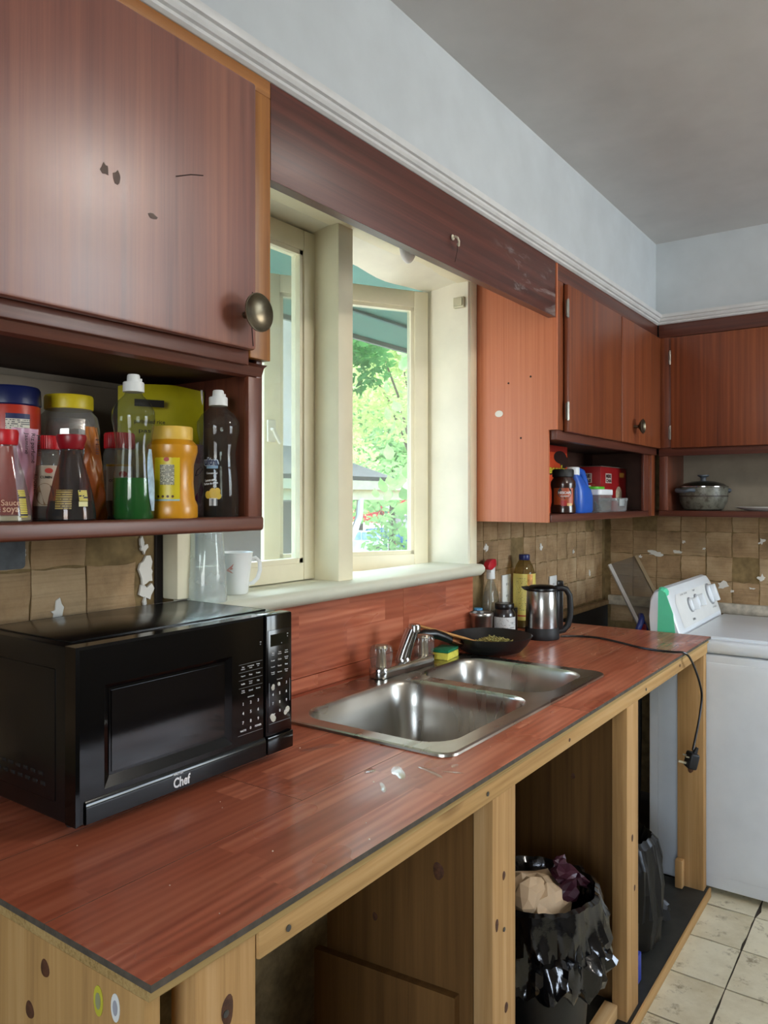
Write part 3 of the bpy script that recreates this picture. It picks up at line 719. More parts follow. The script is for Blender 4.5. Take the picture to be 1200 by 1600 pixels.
# ------------------------------------------------------------------ sink and tap
sk = thing('sink', (1.65, -.28, CT), 'stainless steel double bowl drop-in sink in the red worktop', 'sink')
mb = MB()
outer = rrect(1.232, 2.086, -.542, -.022, .035)
bowls = [(1.272, 1.706, -.502, -.118), (1.748, 2.046, -.502, -.122)]
# rim deck made of a fan of strips round the two holes
def ring2(p, z): return [Vector((x, y, z)) for x, y in p]
bmq = bmesh.new()
def loop_edges(pts):
    vs_ = [bmq.verts.new(p) for p in pts]
    return [bmq.edges.new((vs_[i], vs_[(i+1) % len(vs_)])) for i in range(len(vs_))], vs_
ed = []; e, vo = loop_edges(ring2(rrect(1.238, 2.080, -.536, -.028, .032), CT+.007)); ed += e
bw = []
for b in bowls:
    e, vb_ = loop_edges(ring2(rrect(*b, .075, 8), CT+.007)); ed += e; bw.append(vb_)
bmesh.ops.triangle_fill(bmq, use_beauty=True, edges=ed, normal=(0, 0, 1))
mb.merge(bmq)
o1, o2, o3 = rrect(1.238, 2.080, -.536, -.028, .032), rrect(1.233, 2.085, -.541, -.023, .034), rrect(1.232, 2.086, -.542, -.022, .035)
mb.grid([ring2(o1, CT+.007), ring2(o2, CT+.005), ring2(o3, CT+.0005)], True, False, False)
mb.build('rim', M_steel, sk, True, ang=50)
for bi, b in enumerate(bowls):
    mb = MB(); x0, x1, y0, y1 = b; rings = []
    for ins, z, r in ((0, .007, .075), (.003, .005, .073), (.008, -.002, .07), (.016, -.06, .066), (.026, -.135, .06), (.04, -.158, .05), (.07, -.168, .04)):
        rings.append([Vector((x, y, CT+z)) for x, y in rrect(x0+ins, x1-ins, y0+ins, y1-ins, r, 8)])
    mb.grid(rings, True, False, True)
    bo = mb.build('bowl', M_steel, sk, True, ang=60)
    mb = MB(); mb.lathe([(.042, 0), (.042, .003), (.03, .001), (.001, .0005)], c=((x0+x1)/2, (y0+y1)/2, CT-.168), n=24); mb.build('drain', M_chrome, bo, True)
tp = thing('tap', (1.775, -.070, CT+.007), 'chrome kitchen tap with two clear fluted knobs on the sink', 'tap', rz=R(-2))
def boxp(mb, *a): mb.box(*a); return mb
mb = MB(); mb.prism([(x, y) for x, y in rrect(-.135, .135, -.028, .028, .026, 5)], 'z', 0, .028, .004); mb.build('base_plate', M_chrome, tp)
mb = MB(); mb.lathe([(.022, .022), (.022, .034), (.019, .04)], n=20)
mb.build('spout_collar', M_chrome, tp)
pts = [(0, 0, .036), (.002, -.004, .06), (.008, -.018, .088), (.014, -.032, .103)]
mb = MB(); rings = []
for i, (x, y, z) in enumerate([(0, 0, .034), (.004, -.006, .06), (.009, -.016, .095), (.012, -.024, .118)]):
    w_ = .0255 - .0025*i; h_ = .019
    rings.append([Vector((x+w_*math.cos(a), y+h_*math.sin(a), z)) for a in [2*math.pi*k/16 for k in range(16)]])
mb.grid(rings, True); mb.build('spout', M_chrome, tp)
mb = MB(); mb.lathe([(.001, .0), (.0145, .0), (.0165, -.004), (.0165, -.02), (.014, -.022), (.001, -.0225)][::-1], c=(.013, -.030, .130), n=20); mb.build('aerator', M_chrome, tp)
M_acr = clear('acrylic_knob', '#efe9df', .04, .05, 1.49)
for s in (-1, 1):
    mb = MB(); fl = lambda a, z: 1 + .035*math.cos(18*a)
    mb.lathe([(.023, .024), (.027, .032), (.030, .055), (.030, .072), (.027, .082), (.02, .085)], c=(s*.1, 0, 0), n=90, f=fl)
    kn = mb.build('knob', M_acr, tp, ang=20)
    mb = MB(); mb.lathe([(.018, .024), (.014, .028), (.012, .065), (.018, .078), (.016, .0855), (.001, .087)], c=(s*.1, 0, 0), n=20); mb.build('knob_core', plain('brassy_core', '#a59b88', .3, .7), kn)
spg = thing('sponge', (1.992, -.075, CT+.007), 'yellow and green scouring sponge on the sink rim behind the tap', 'sponge', rz=R(8))
MB().box(-.042, .042, -.028, .028, 0, .021, .003).build('foam', plain('yellow_foam', '#d8cf52', .9, var=.15, sc_=80, bs=.5, bsc=150), spg)
MB().box(-.042, .042, -.028, .028, .0213, .030, .002).build('scourer', plain('green_scourer', '#12704a', .9, var=.2, sc_=120, bs=.5, bsc=200), spg)
# ------------------------------------------------------------------ microwave
mw = thing('microwave', (.86, -.13, CT), 'black countertop microwave oven on the near end of the worktop', 'microwave')
mx0, mx1, myf = .634, 1.084, -.284
B('case', M_black, mw, mx0+.003, mx1-.003, -.252, .012, .926, 1.186, .006)
B('top_plate', plain('microwave_top', '#0d0d0e', .22, var=.2, bs=.02), mw, mx0+.02, mx1-.02, -.235, .0, 1.1855, 1.1885, .003)
# door with stepped window recess
def recess_panel(mb, x0, x1, z0, z1, wx0, wx1, wz0, wz1, yf, yb, dep, sl=.012):
    def ring(a, b, c, d, y): return [Vector(p) for p in ((a, y, c), (b, y, c), (b, y, d), (a, y, d))]
    bv = .004
    rings = [ring(x0, x1, z0, z1, yb), ring(x0, x1, z0, z1, yf+bv), ring(x0+bv, x1-bv, z0+bv, z1-bv, yf),
             ring(wx0-sl, wx1+sl*.6, wz0-sl, wz1+sl*.6, yf), ring(wx0, wx1, wz0, wz1, yf+dep)]
    mb.grid(rings, True, True, True)
mb = MB(); recess_panel(mb, mx0, 1.0105, .930, 1.187, .692, .922, .988, 1.118, myf, -.254, .009, .014)
dr = mb.build('door', M_blackg, mw, True, smooth=False)
B('window', M_glassdark, dr, .696, .919, -.2762, -.2752, .993, 1.114)
mb = MB(); mb.prism([(myf-.0035, .962), (myf-.004, .955), (myf-.004, .933), (myf, .931), (myf+.002, .931), (myf+.002, .966), (myf, .966)], 'x', mx0+.012, 1.0095); mb.build('door_lip', M_blackg, dr, True)
mb = MB(); mb.box(1.0125, mx1, myf, -.254, .930, 1.187, .004); cp = mb.build('control_panel', M_blackg, mw, True)
B('keypad', plain('keypad_film', '#050507', .18, var=.1, bs=0), cp, 1.018, 1.078, myf-.0012, myf+.001, .972, 1.158, .0005)
mb = MB(); mb.box(1.0135, mx1-.002, myf-.0045, myf, .932, .964, .002); mb.build('open_button', M_blackg, cp, True)
B('display', plain('dark_display', '#0a0f0c', .1, var=.1, bs=0), cp, 1.024, 1.072, myf-.0016, myf, 1.128, 1.15)
fm = lambda y: flat((0, y, 0), (1, 0, 0), (0, 0, 1))
W1 = [('Time', 'Cook'), ('Time', 'Defrost'), ('Weight', 'Defrost'), ('Power', ''), ('Clock', ''), ('Kitchen', 'Timer'), ('Popcorn', ''), ('Potato', ''), ('Pizza', ''), ('Frozen', 'Vegetable'), ('Beverage', ''), ('Dinner', 'Plate')]
it = []
for i, (a, b) in enumerate(W1):
    u = 1.030 + .018*(i % 3); v_ = 1.114 - .0118*(i//3)
    if b: it += [(a, u, v_+.002, None, .0024, .02), (b, u, v_-.0015, None, .0022, .02)]
    else: it += [(a, u, v_, None, .0028, .02)]
for i in range(9): it.append((str(i+1), 1.030+.018*(i % 3), 1.056-.0165*(i//3), None, .0052, .03))
it += [('0', 1.048, 1.007, None, .0052, .03), ('STOP', 1.031, 1.003, None, .003, .02), ('START', 1.066, 1.003, None, .003, .02), ('Express Cook', 1.048, 1.0655, None, .0024, .02), ('PM', 1.069, 1.147, None, .002, .02), ('■', 1.069, 1.142, .002, .002)]
text_on('key_lettering', [i for i in it if i[0] != '■'], M_printw, cp, fm(myf-.0018), True)
mb = MB()
for a in ((1.0205, 1.0209, 1.02, 1.062), (1.0752, 1.0756, 1.02, 1.062), (1.0205, 1.0755, .9865, .9869), (1.068, 1.070, 1.141, 1.143), (1.052, 1.054, 1.131, 1.1325), (.944, 1.004, .9835, .9839), (.998, 1.0, 1.136, 1.138)): mb.box(a[0], a[1], myf-.0019 if a[0] > 1.01 else myf-.0008, myf-.0012 if a[0] > 1.01 else myf-.0002, a[2], a[3])
for r in range(4): mb.box(.946, 1.004, myf-.0008, myf-.0002, 1.1075-.0138*r, 1.1078-.0138*r)
mb.build('print_lines', plain('grey_print', '#8a8a8a', .5, bs=0), mw, True)
W2 = [('Time', 'Defrost'), ('Convenience', 'foods'), ('Reheat', 'plate'), ('Popcorn', ''), ('Pizza', ''), ('Potato', ''), ('Muffin', ''), ('Frozen', 'dinner'), ('Fish', ''), ('Fresh', 'vegetable'), ('Cereal', ''), ('Beverage', '')]
it = []
for i, (a, b) in enumerate(W2):
    u = .956 + .0185*(i % 3); v_ = 1.101 - .0138*(i//3)
    if b: it += [(a, u, v_+.002, None, .0022, .02), (b, u, v_-.0015, None, .0022, .02)]
    else: it += [(a, u, v_, None, .0028, .02)]
for i in range(9): it.append((str(i+1), .956+.0185*(i % 3), 1.038-.0165*(i//3), None, .0055, .03))
it += [('WATTS', .956, .991, None, .0032, .03), ('0', .974, .9925, None, .005, .03), ('POWER', .993, .9925, None, .0035, .03), ('QUICK COOK', .975, 1.048, None, .0022, .03), ('PM', .999, 1.141, None, .002, .02)]
text_on('guide_lettering', it, M_printw, dr, fm(myf-.0008), True)
text_on('brand_lettering', [('Chef', .8175, .9455, .034, .0165, .03), ('MASTER', .8105, .9592, .0195, .0036, .02), ('™', .838, .952, .004, .002)][:2], M_printw, dr, fm(myf-.0046), True)
B('side_panel', M_black, mw, mx0+.0015, mx0+.004, -.225, -.01, .955, 1.15, .002)
mb = MB()
for r in range(2):
    for i in range(9): mb.box(mx0+.0005, mx0+.003, -.20+.021*i+(r*.006), -.188+.021*i+(r*.006), .973+.014*r, .979+.014*r, .001)
mb.build('vent_slots', M_blackm, mw, True)
for x in (mx0+.03, mx1-.03):
    for y in (-.23, -.02): MB().lathe([(.012, 0), (.012, .0125)], c=(x, y, CT+.0003), n=12).build('foot', M_blackm, mw, True)
mb = MB(); rr = random.Random(2)
for x, z, r in ((1.029, .999, .009), (1.066, 1.004, .009), (1.03, 1.053, .006), (1.046, 1.055, .005)):
    for k in range(5): mb.lathe([(r*rr.uniform(.3, .7), 0), (.0003, .0004)], c=(x+rr.uniform(-r, r)*.4, myf-.0013, z+rr.uniform(-r, r)*.5), n=8, M=Matrix.Rotation(R(90), 4, 'X'))
mb.build('worn_spots', plain('worn_keys', '#b9b7a8', .5, var=.2), cp, True)

# ------------------------------------------------------------------ things on the bottle shelf (left cabinet)
SZ = 1.3665
def bottle(name, x, y, prof, mat, label, cat='bottle', group='bottles and jars on the left cabinet shelf', n=32, sx=1, sy=1, z=SZ, f=None, rz=None):
    t = thing(name, (x, y, z), label, cat, group, rz=facing(x, y) if rz is None else rz)
    mb = MB(); mb.lathe(prof, n=n, sx=sx, sy=sy, f=f); mb.build('body', mat, t)
    return t
def prad(prof):
    p = sorted(prof, key=lambda q: q[1])
    def f(z):
        for (r0, z0), (r1, z1) in zip(p, p[1:]):
            if z0 <= z <= z1: return r0 + (r1-r0)*(z-z0)/max(z1-z0, 1e-6)
        return p[0][0] if z < p[0][1] else p[-1][0]
    return f
def cap(t, prof, mat, n=28, f=None, name='cap', c=(0, 0, 0)): return MB().lathe(prof, n=n, f=f, c=c).build(name, mat, t)
def label_wrap(t, rad, half, z0, z1, mat, name='label', ang=0, eps=.0007, nu=16):
    mb = MB(); patch(mb, cyl(rad, ang, 1, 0, eps), -half, half, z0, z1, nu, 8); return mb.build(name, mat, t, recalc=False)
ridge = lambda a, z: 1 + .02*math.cos(40*a)
soyp = [(.030, 0), (.0345, .003), (.0345, .012), (.031, .035), (.024, .065), (.017, .090), (.0145, .104), (.0145, .110)]
t = bottle('sauce_bottle', .556, -.235, soyp, M_clear, 'nearly empty clear soy sauce bottle with bright red cap at the frame edge', rz=facing(.556, -.235))
cap(t, [(.0155, .107), (.0165, .109), (.0175, .124), (.016, .128), (.001, .129)], M_redcap)
text_on('lettering', [('Sauce', .004, .028, .024, .008, .01), ('soya', .004, .017, .02, .009, .01)], plain('tan_print', '#c79a7c', .5), t, cyl(prad(soyp), .1))
mb = MB(); mb.lathe([(.028, .002), (.0325, .004), (.0325, .010), (.001, .0102)], n=24); mb.build('sauce', plain('pale_dregs', '#b9a88e', .3), t)
mb = MB(); patch(mb, cyl(prad(soyp), .75), -.006, .006, .008, .045, 4, 10); mb.build('side_print', printed('gold_rows', '#3a3426', '#d8c64e', 420, cut=.35, dens=.62), t, recalc=False)
t = bottle('sauce_bottle', .656, -.235, soyp, clear('amber_glass', '#c08c4a', .04, .03), 'glass soy sauce dispenser with dark red cap and dark sauce at the bottom')
cap(t, [(.0155, .106), (.0175, .108), (.0215, .124), (.0205, .1275), (.001, .128)], M_dredcap)
MB().lathe([(.029, .002), (.0337, .004), (.0335, .014), (.0305, .03), (.001, .0302)], n=28).build('sauce', M_soy, t)
mb = MB(); patch(mb, cyl(prad(soyp), -.35), -.012, .012, .018, .046, 8, 8); mb.build('back_print', printed('gold_rows_fine', '#57431f', '#b59b52', 300, cut=.6, dens=.6), t, recalc=False)
mb = MB(); patch(mb, cyl(prad(soyp), .55), -.007, .007, .030, .046, 4, 6); mb.build('bar_print', printed('gold_rows', '#3a3426', '#d8c64e', 420, cut=.35, dens=.62), t, recalc=False)
B('price_block', plain('cream_print', '#d8d09a', .5), t, .0305, .0318, .010, .022, .022, .029, 0, False)
# small cumin jar
jp = [(.019, 0), (.021, .003), (.021, .095), (.0185, .105), (.0165, .110)]
t = bottle('spice_jar', .662, -.158, jp, clear('jar_plastic', '#e8ded2', .05, .1), 'small spice jar with bright red cap and cumin label')
MB().lathe([(.018, .002), (.0203, .004), (.0203, .074), (.001, .0745)], n=24).build('spice', plain('ground_cumin', '#4e2c20', .8, var=.25, sc_=120), t)
cap(t, [(.019, .109), (.0195, .111), (.0195, .127), (.018, .130), (.001, .1305)], M_redcap, f=ridge, n=80)
label_wrap(t, .0211, .021, .022, .084, plain('buff_label', '#b09a86', .5))
text_on('lettering', [('CUMIN', .0, .066, .017, .004, .03)], plain('black_print', '#15110f', .5), t, cyl(.0211, 0, 1, 0, .0012))
mb = MB(); disc(mb, cyl(.0211, 0, 1, 0, .0012), .004, .076, .006, .004); mb.build('logo', plain('red_print', '#b3342a', .5), t, recalc=False)
mb = MB(); disc(mb, cyl(.0211, 0, 1, 0, .0011), -.002, .040, .014, .017); mb.build('picture', plain('seed_picture', '#6e4f32', .6, var=.4, sc_=150), t, recalc=False)
# bags
def pouch(name, x, y, w_, h_, th, mat, label, rz, seed, bottom=1.0, top=1.0, lean=0, group='bags on the left cabinet shelf', z=SZ, cat='bag', crinkle=.004, nx=14, nz=18, topshape=None):
    t = thing(name, (x, y, z), label, cat, group, rz=rz); mb = MB(); rings = []
    for j in range(nz+1):
        s = j/nz; ww = w_/2*(bottom + (top-bottom)*s); t_ = th/2*(1 - s**3)*(.75+.25*math.sin(s*9+seed)) + .0012
        ring = []
        for side in (1, -1):
            for i in range(nx+1):
                u = -1 + 2*i/nx; u *= side
                n_ = mnoise.noise(Vector((u*2+seed, s*4, side*3)))*crinkle*(1 if 0 < s < 1 else .3)
                e = (1-abs(u)**3)
                zz = s*h_ + (topshape(u)*s*s if topshape else 0)
                ring.append(Vector((u*ww, -side*(t_*e + (n_ if e > 0 else 0)) + lean*s*s, zz + n_*(s))))
        rings.append(ring)
    mb.grid(rings, True); mb.build('pouch', mat, t, ang=50); return t
M_pinkbag = plain('pink_film', '#c793ac', .3, var=.12, bs=.2, coat=.3)
t = pouch('rice_bag', .6205, -.172, .042, .138, .022, M_pinkbag, 'pink rice bag turned upside down beside the cumin jar', 0, 3, .45, 1.0)
text_on('lettering', [('Riz parfumé', .004, .108, .044, .008, .01, -math.pi/2), ('jasmin', .0135, .113, .032, .0075, .01, -math.pi/2), ('Jasmine', -.006, .115, .032, .0075, .01, -math.pi/2), ('ROOSTER', .008, .055, .03, .005, .01, -math.pi/2)], plain('dark_print', '#2c1a24', .5), t, flat((0, -.0135, 0), (1, 0, 0), (0, 0, 1)))
t = pouch('orange_bag', .728, -.184, .055, .148, .026, plain('orange_film', '#b5661f', .3, var=.2, bs=.3, bsc=30, coat=.3), 'orange plastic bag twisted narrow at the top beside the green soap', R(8), 11, 1.0, .42, .006, crinkle=.010)
text_on('lettering', [('IIEH', -.008, .115, .024, .006, .02, math.pi/2)], plain('dark_red_print', '#5c1c12', .5), t, flat((0, -.016, 0), (1, 0, 0), (0, 0, 1)))
# big jars at the back
bp = [(.042, 0), (.045, .004), (.045, .13), (.044, .175), (.042, .182)]
t = bottle('drink_powder_jar', .643, -.088, bp, plain('red_orange_plastic', '#b5301a', .35, var=.08), 'red orange plastic jar with navy lid and white nutrition label')
cap(t, [(.0435, .178), (.0455, .180), (.0445, .204), (.042, .208), (.001, .2085)], M_bluecap)
label_wrap(t, .0453, .018, .115, .162, printed('nutrition_label', '#cfcabb', '#3a3a44', 330, cut=.55, dens=.5), ang=.25)
mb = MB(); patch(mb, cyl(.0453, .25, 1, 0, .0012), -.018, .018, .156, .164); mb.build('label_bar', plain('navy_print', '#1a2250', .5), t, recalc=False)
yp = [(.046, 0), (.05, .005), (.05, .15), (.046, .172), (.037, .182), (.036, .188)]
t = bottle('storage_jar', .752, -.076, yp, clear('cloudy_plastic', '#d8d4ce', .06, .2, 1.45, '#cfcac4'), 'large clear jar with yellow lid and crumpled foil inside at the back of the shelf')
cap(t, [(.0385, .184), (.039, .186), (.039, .204), (.0375, .2075), (.001, .208)], M_ycap, f=lambda a, z: 1+.008*math.cos(60*a), n=120)
mb = MB(); rr = random.Random(6); mb.lathe([(.026, .10), (.034, .115), (.035, .15), (.03, .168), (.001, .17)], n=14, f=lambda a, z: 1+.12*math.sin(5*a+z*90)); mb.build('foil', plain('crumpled_foil', '#cfd3da', .22, .9, bs=.5, bsc=45), t, ang=10)
jp2 = [(.025, 0), (.027, .003), (.027, .106), (.024, .117), (.0215, .121)]
t = bottle('spice_jar', .812, -.132, jp2, clear('jar_plastic', '#e8ded2', .05, .1), 'red capped coriander spice jar behind the green dish soap bottle')
MB().lathe([(.024, .002), (.0262, .004), (.0262, .082), (.001, .0825)], n=24).build('spice', plain('ground_coriander', '#7d5a30', .8, var=.2, sc_=120), t)
cap(t, [(.024, .119), (.025, .121), (.025, .143), (.023, .146), (.001, .1465)], M_redcap, f=ridge, n=80)
label_wrap(t, .0271, .024, .03, .088, plain('pale_label', '#c4b9a8', .5))
mb = MB(); patch(mb, cyl(.0271, 0, 1, 0, .0011), -.024, .024, .088, .0915); mb.build('label_band', plain('gold_band', '#c29a2c', .4), t, recalc=False)
text_on('lettering', [('CORIANDER', .0, .064, .036, .004, .03)], plain('black_print', '#15110f', .5), t, cyl(.0271, 0, 1, 0, .0013))
mb = MB(); disc(mb, cyl(.0271, 0, 1, 0, .0013), .006, .075, .007, .005); mb.build('logo', plain('red_print', '#b3342a', .5), t, recalc=False)
# dish soap bottles
dp = [(.030, 0), (.032, .004), (.0315, .06), (.029, .09), (.027, .115), (.0305, .142), (.0335, .158), (.033, .172), (.026, .186), (.015, .197), (.0125, .203), (.0125, .206)]
def soap_cap(t, z, r=.0165):
    cap(t, [(r, z), (r, z+.014), (r*.95, z+.0155), (.0105, z+.016), (.0098, z+.026), (.0085, z+.028), (.001, z+.0285)], M_wcap, name='cap')
    B('cap_tab', M_wcap, t, -.004, .004, .006, .013, z+.0155, z+.0215, .001, False)
t = bottle('dish_soap_bottle', .764, -.236, dp, M_pet, 'clear dish soap bottle with white cap and green soap in its lower third', sy=1)
MB().lathe([(.029, .001), (.0312, .004), (.0308, .05), (.0302, .066), (.001, .0662)], n=28).build('soap', M_green, t)
soap_cap(t, .203)
mb = MB(); M_ = cyl(prad(dp), 1.15); rowsN = 14
for j in range(rowsN): pass
patch(mb, lambda u, v_: M_(u*math.sin(max(.05, min(1, (v_-.012)/.105))*math.pi)**.5, v_), -.013, .013, .014, .112, 8, 14); mb.build('label', plain('blue_white_label', '#a9c6d8', .35, var=.4, sc_=60), t, recalc=False)
t = bottle('dish_soap_bottle', .946, -.232, [(r*1.13, z*.985) for r, z in dp], M_pet, 'empty clear dish soap bottle with white cap marked ultra in the shelf corner')
soap_cap(t, .199, .0165)
rp = prad([(r*1.13, z*.985) for r, z in dp])
text_on('lettering', [('ultra', -.010, .098, .026, .013, .04)], plain('navy_letter', '#1d2c52', .45), t, cyl(rp, -.1, 1, 0, .001))
text_on('lettering_halo', [('ultra', -.010, .098, .029, .016, .10)], plain('pale_halo', '#aebac6', .45), t, cyl(rp, -.1, 1, 0, .0004))
text_on('small_lettering', [('Concentrated', -.008, .078, .020, .0035, .02), ('Lemon scent', -.010, .066, .021, .0045, .03, .12), ('Parfum de citron', -.010, .060, .026, .004, .03, .12)], plain('white_letter', '#c9cdd0', .45), t, cyl(rp, -.1, 1, 0, .001))
mb = MB()
for (u, v_, r) in ((-.014, .040, .006), (-.006, .045, .006), (.002, .046, .0055), (-.004, .038, .006), (.004, .038, .005)): disc(mb, cyl(rp, -.1, 1, 0, .0009+.0001*r*100), u, v_, r, r*1.15)
mb.build('lemon_picture', plain('lemon_yellow', '#c9a92e', .5), t, recalc=False)
mb = MB(); patch(mb, cyl(rp, -.1, 1, 0, .0016), -.012, .002, .021, .034); mb.build('barcode', printed('barcode', '#d2d4d4', '#22262c', 30, cut=.02, dens=.5), t, recalc=False)
mb = MB(); patch(mb, cyl(rp, -.1, 1, 0, .0008), -.018, .003, .086, .091); mb.build('blue_swoosh', plain('swoosh', '#6f93b0', .45), t, recalc=False)
# turmeric jar
tp_ = [(.040, 0), (.0415, .003), (.0415, .022), (.037, .032), (.0345, .06), (.035, .09), (.039, .104), (.0415, .112), (.041, .122), (.034, .13), (.029, .134)]
t = bottle('spice_jar', .8425, -.234, tp_, plain('turmeric_yellow', '#c98a12', .3, var=.08, coat=.4), 'waisted jar of yellow turmeric powder with yellow flip cap', sx=1)
cap(t, [(.0325, .131), (.0332, .133), (.0332, .150), (.032, .153), (.001, .1535)], plain('soft_yellow_cap', '#d9b24a', .4), f=lambda a, z: 1+.006*math.cos(50*a), n=100)
rt = prad(tp_); rl = lambda z: max(rt(z), .0372)
label_wrap(t, lambda z: .0372, .0215, .030, .107, plain('yellow_label', '#cdb81c', .35, var=.06), ang=-.25)
mb = MB(); patch(mb, cyl(.0372, -.25, 1, 0, .0014), -.011, .0125, .056, .089); mb.build('facts_panel', printed('facts', '#b9b49a', '#4a4638', 420, cut=.45, dens=.55), t, recalc=False)
mb = MB(); disc(mb, cyl(.0372, -.25, 1, 0, .0014), .0, .0975, .0045, .0035); mb.build('logo', plain('red_print', '#b3342a', .5), t, recalc=False)
mb = MB(); patch(mb, cyl(.0372, -.25, 1, 0, .0013), -.0215, .0215, .0295, .0325); patch(mb, cyl(.0372, -.25, 1, 0, .0013), -.0215, .0215, .105, .1075); mb.build('label_border', plain('pale_blue_print', '#9fb9bd', .5), t, recalc=False)
mb = MB()
for k, u in enumerate((-.014, -.006, .002, .010)): disc(mb, cyl(.0372, -.25, 1, 0, .0014), u, .037, .0022, .0022, 10)
mb.build('icons', plain('brown_print', '#5a3a1c', .5), t, recalc=False)
# mauve packet and yellow rice bag
t = thing('tea_box', (.925, -.148, SZ), 'mauve patterned cardboard packet behind the turmeric jar', 'box', 'bags on the left cabinet shelf')
B('carton', plain('mauve_card', '#b39ab6', .5, var=.3, sc_=160), t, .879, .965, -.172, -.158, SZ, SZ+.133, .001)
B('front_print', plain('pale_mauve', '#cdc3d2', .5, var=.06), t, .925, .9645, -.1728, -.172, SZ+.035, SZ+.098)
mb = MB(); mb.prism([(.94, SZ+.032), (.956, SZ+.024), (.963, SZ+.05), (.958, SZ+.064), (.95, SZ+.045)], 'y', -.1734, -.1728); mb.build('print_shape', plain('magenta_print', '#8e4f8e', .5, var=.2), t, True)
mb = MB(); mb.tube([(.944, -.1732, SZ+.075), (.948, -.1732, SZ+.085), (.958, -.1732, SZ+.092), (.962, -.1732, SZ+.088), (.952, -.1732, SZ+.078), (.944, -.1732, SZ+.075)], .0007, 5); mb.build('scoop_drawing', plain('violet_print', '#5a4a6e', .5), t, True)
M_ybag = plain('yellow_film', '#b7ad17', .32, var=.2, bs=.25, bsc=30, coat=.3)
t = pouch('yellow_bag', .925, -.100, .158, .245, .036, M_ybag, 'bulging yellow food bag with white edge at the back right of the shelf', R(-24), 5, 1, 1, -.008, topshape=lambda u: -.008*u*u)
B('print_band', plain('black_print', '#15110f', .5), t, -.055, -.002, -.030, -.0295, .200, .213, 0, False)
text_on('lettering', [('whole wheat', -.025, .172, .05, .011, .01), ('pasta', -.03, .155, .035, .008, .01)][1:] + [('parboiled rice', -.028, .172, .055, .010, .01)], plain('black_print', '#15110f', .5), t, flat((0, -.030, 0), (1, 0, 0), (0, 0, 1)))
mb = MB(); mb.tube([(.0785, -.001-.0*k, .235*k/6) if k < 6 else (.074, -.010, .24) for k in range(7)], .0022, 6); mb.build('seal_edge', M_wcap, t)
t = thing('tray', (.62, .01, SZ), 'beige rounded tray leaning against the back of the bottle shelf', 'tray')
MB().prism(rrect(.30, .985, SZ, 1.612, .03), 'y', .014, .026, .002).build('panel', plain('beige_melamine', '#8f8372', .6, var=.05), t, True)

# ------------------------------------------------------------------ things on the window sill
t = thing('water_bottle', (1.118, .066, 1.1805), 'clear water bottle with blue label standing behind the casing on the sill', 'bottle', rz=0)
wp = [(.026, 0), (.029, .004)] + [(.029-.0018*(i % 2), .012+.008*i) for i in range(10)] + [(.029, .10), (.029, .15), (.02, .175), (.012, .19), (.012, .2)]
MB().lathe(wp, n=24).build('body', clear('blue_pet', '#b8d4ee', .05, .12, 1.45, '#a8c8e8'), t)
mb = MB(); mb.lathe([(.0295, .10), (.0295, .148)], n=24, cap0=False, cap1=False); mb.build('label', plain('blue_label', '#3f74c0', .4, var=.3, sc_=40), t)
cap(t, [(.014, .198), (.014, .212), (.001, .2125)], plain('blue_cap', '#2f62b8', .4))
t = thing('tumbler', (1.116, -.006, 1.1805), 'tall clear fluted glass turned upside down on the sill', 'glass')
fl2 = lambda a, z: 1 - (.035*max(0, math.cos(10*a)) if z > .06 else 0)
MB().lathe([(.045, 0), (.0455, .003), (.0435, .06), (.040, .10), (.036, .15), (.034, .158), (.001, .159)], n=80, cap0=False, f=fl2).build('glass', M_tumbler, t, ang=60)
MB().lathe([(.043, .001), (.0415, .06), (.037, .11), (.034, .145), (.001, .146)], n=60, cap0=False, f=fl2).build('inner_wall', M_tumbler, t, ang=60)
t = thing('mug', (1.243, .040, 1.1805), 'white coffee mug with a faint pink emblem on the sill', 'mug', rz=facing(1.243, .040)); t.scale = (1.1, 1.1, 1.08)
M_mug = plain('white_china', '#e9ecea', .15, var=.02, bs=0, coat=.3)
MB().lathe([(.001, .003), (.026, .0), (.0285, .003), (.031, .03), (.0345, .06), (.0375, .086), (.0385, .0885), (.0375, .089), (.0355, .086), (.032, .055), (.027, .008), (.001, .006)], n=40, cap0=False, cap1=False).build('cup', M_mug, t)
mb = MB(); mb.tube([(0, .031, .072), (0, .044, .076), (0, .052, .068), (0, .053, .05), (0, .048, .033), (0, .038, .022), (0, .029, .020)], .0045, 10); mb.build('handle', M_mug, t)
mb = MB(); fm2 = cyl(prad([(.0285, .003), (.031, .03), (.0345, .06), (.0375, .086)]), -.25)
for pl_ in ([(-.009, .053), (.002, .062), (.0075, .067), (.004, .059)], [(-.009, .0525), (.003, .0585), (.006, .056), (-.002, .052)], [(-.009, .052), (.001, .051), (.006, .046), (.002, .0475)]):
    mb.bm.faces.new([mb.bm.verts.new(fm2(u, v_)) for u, v_ in pl_])
mb.build('emblem', plain('pink_print', '#d99a90', .4), t, recalc=False)

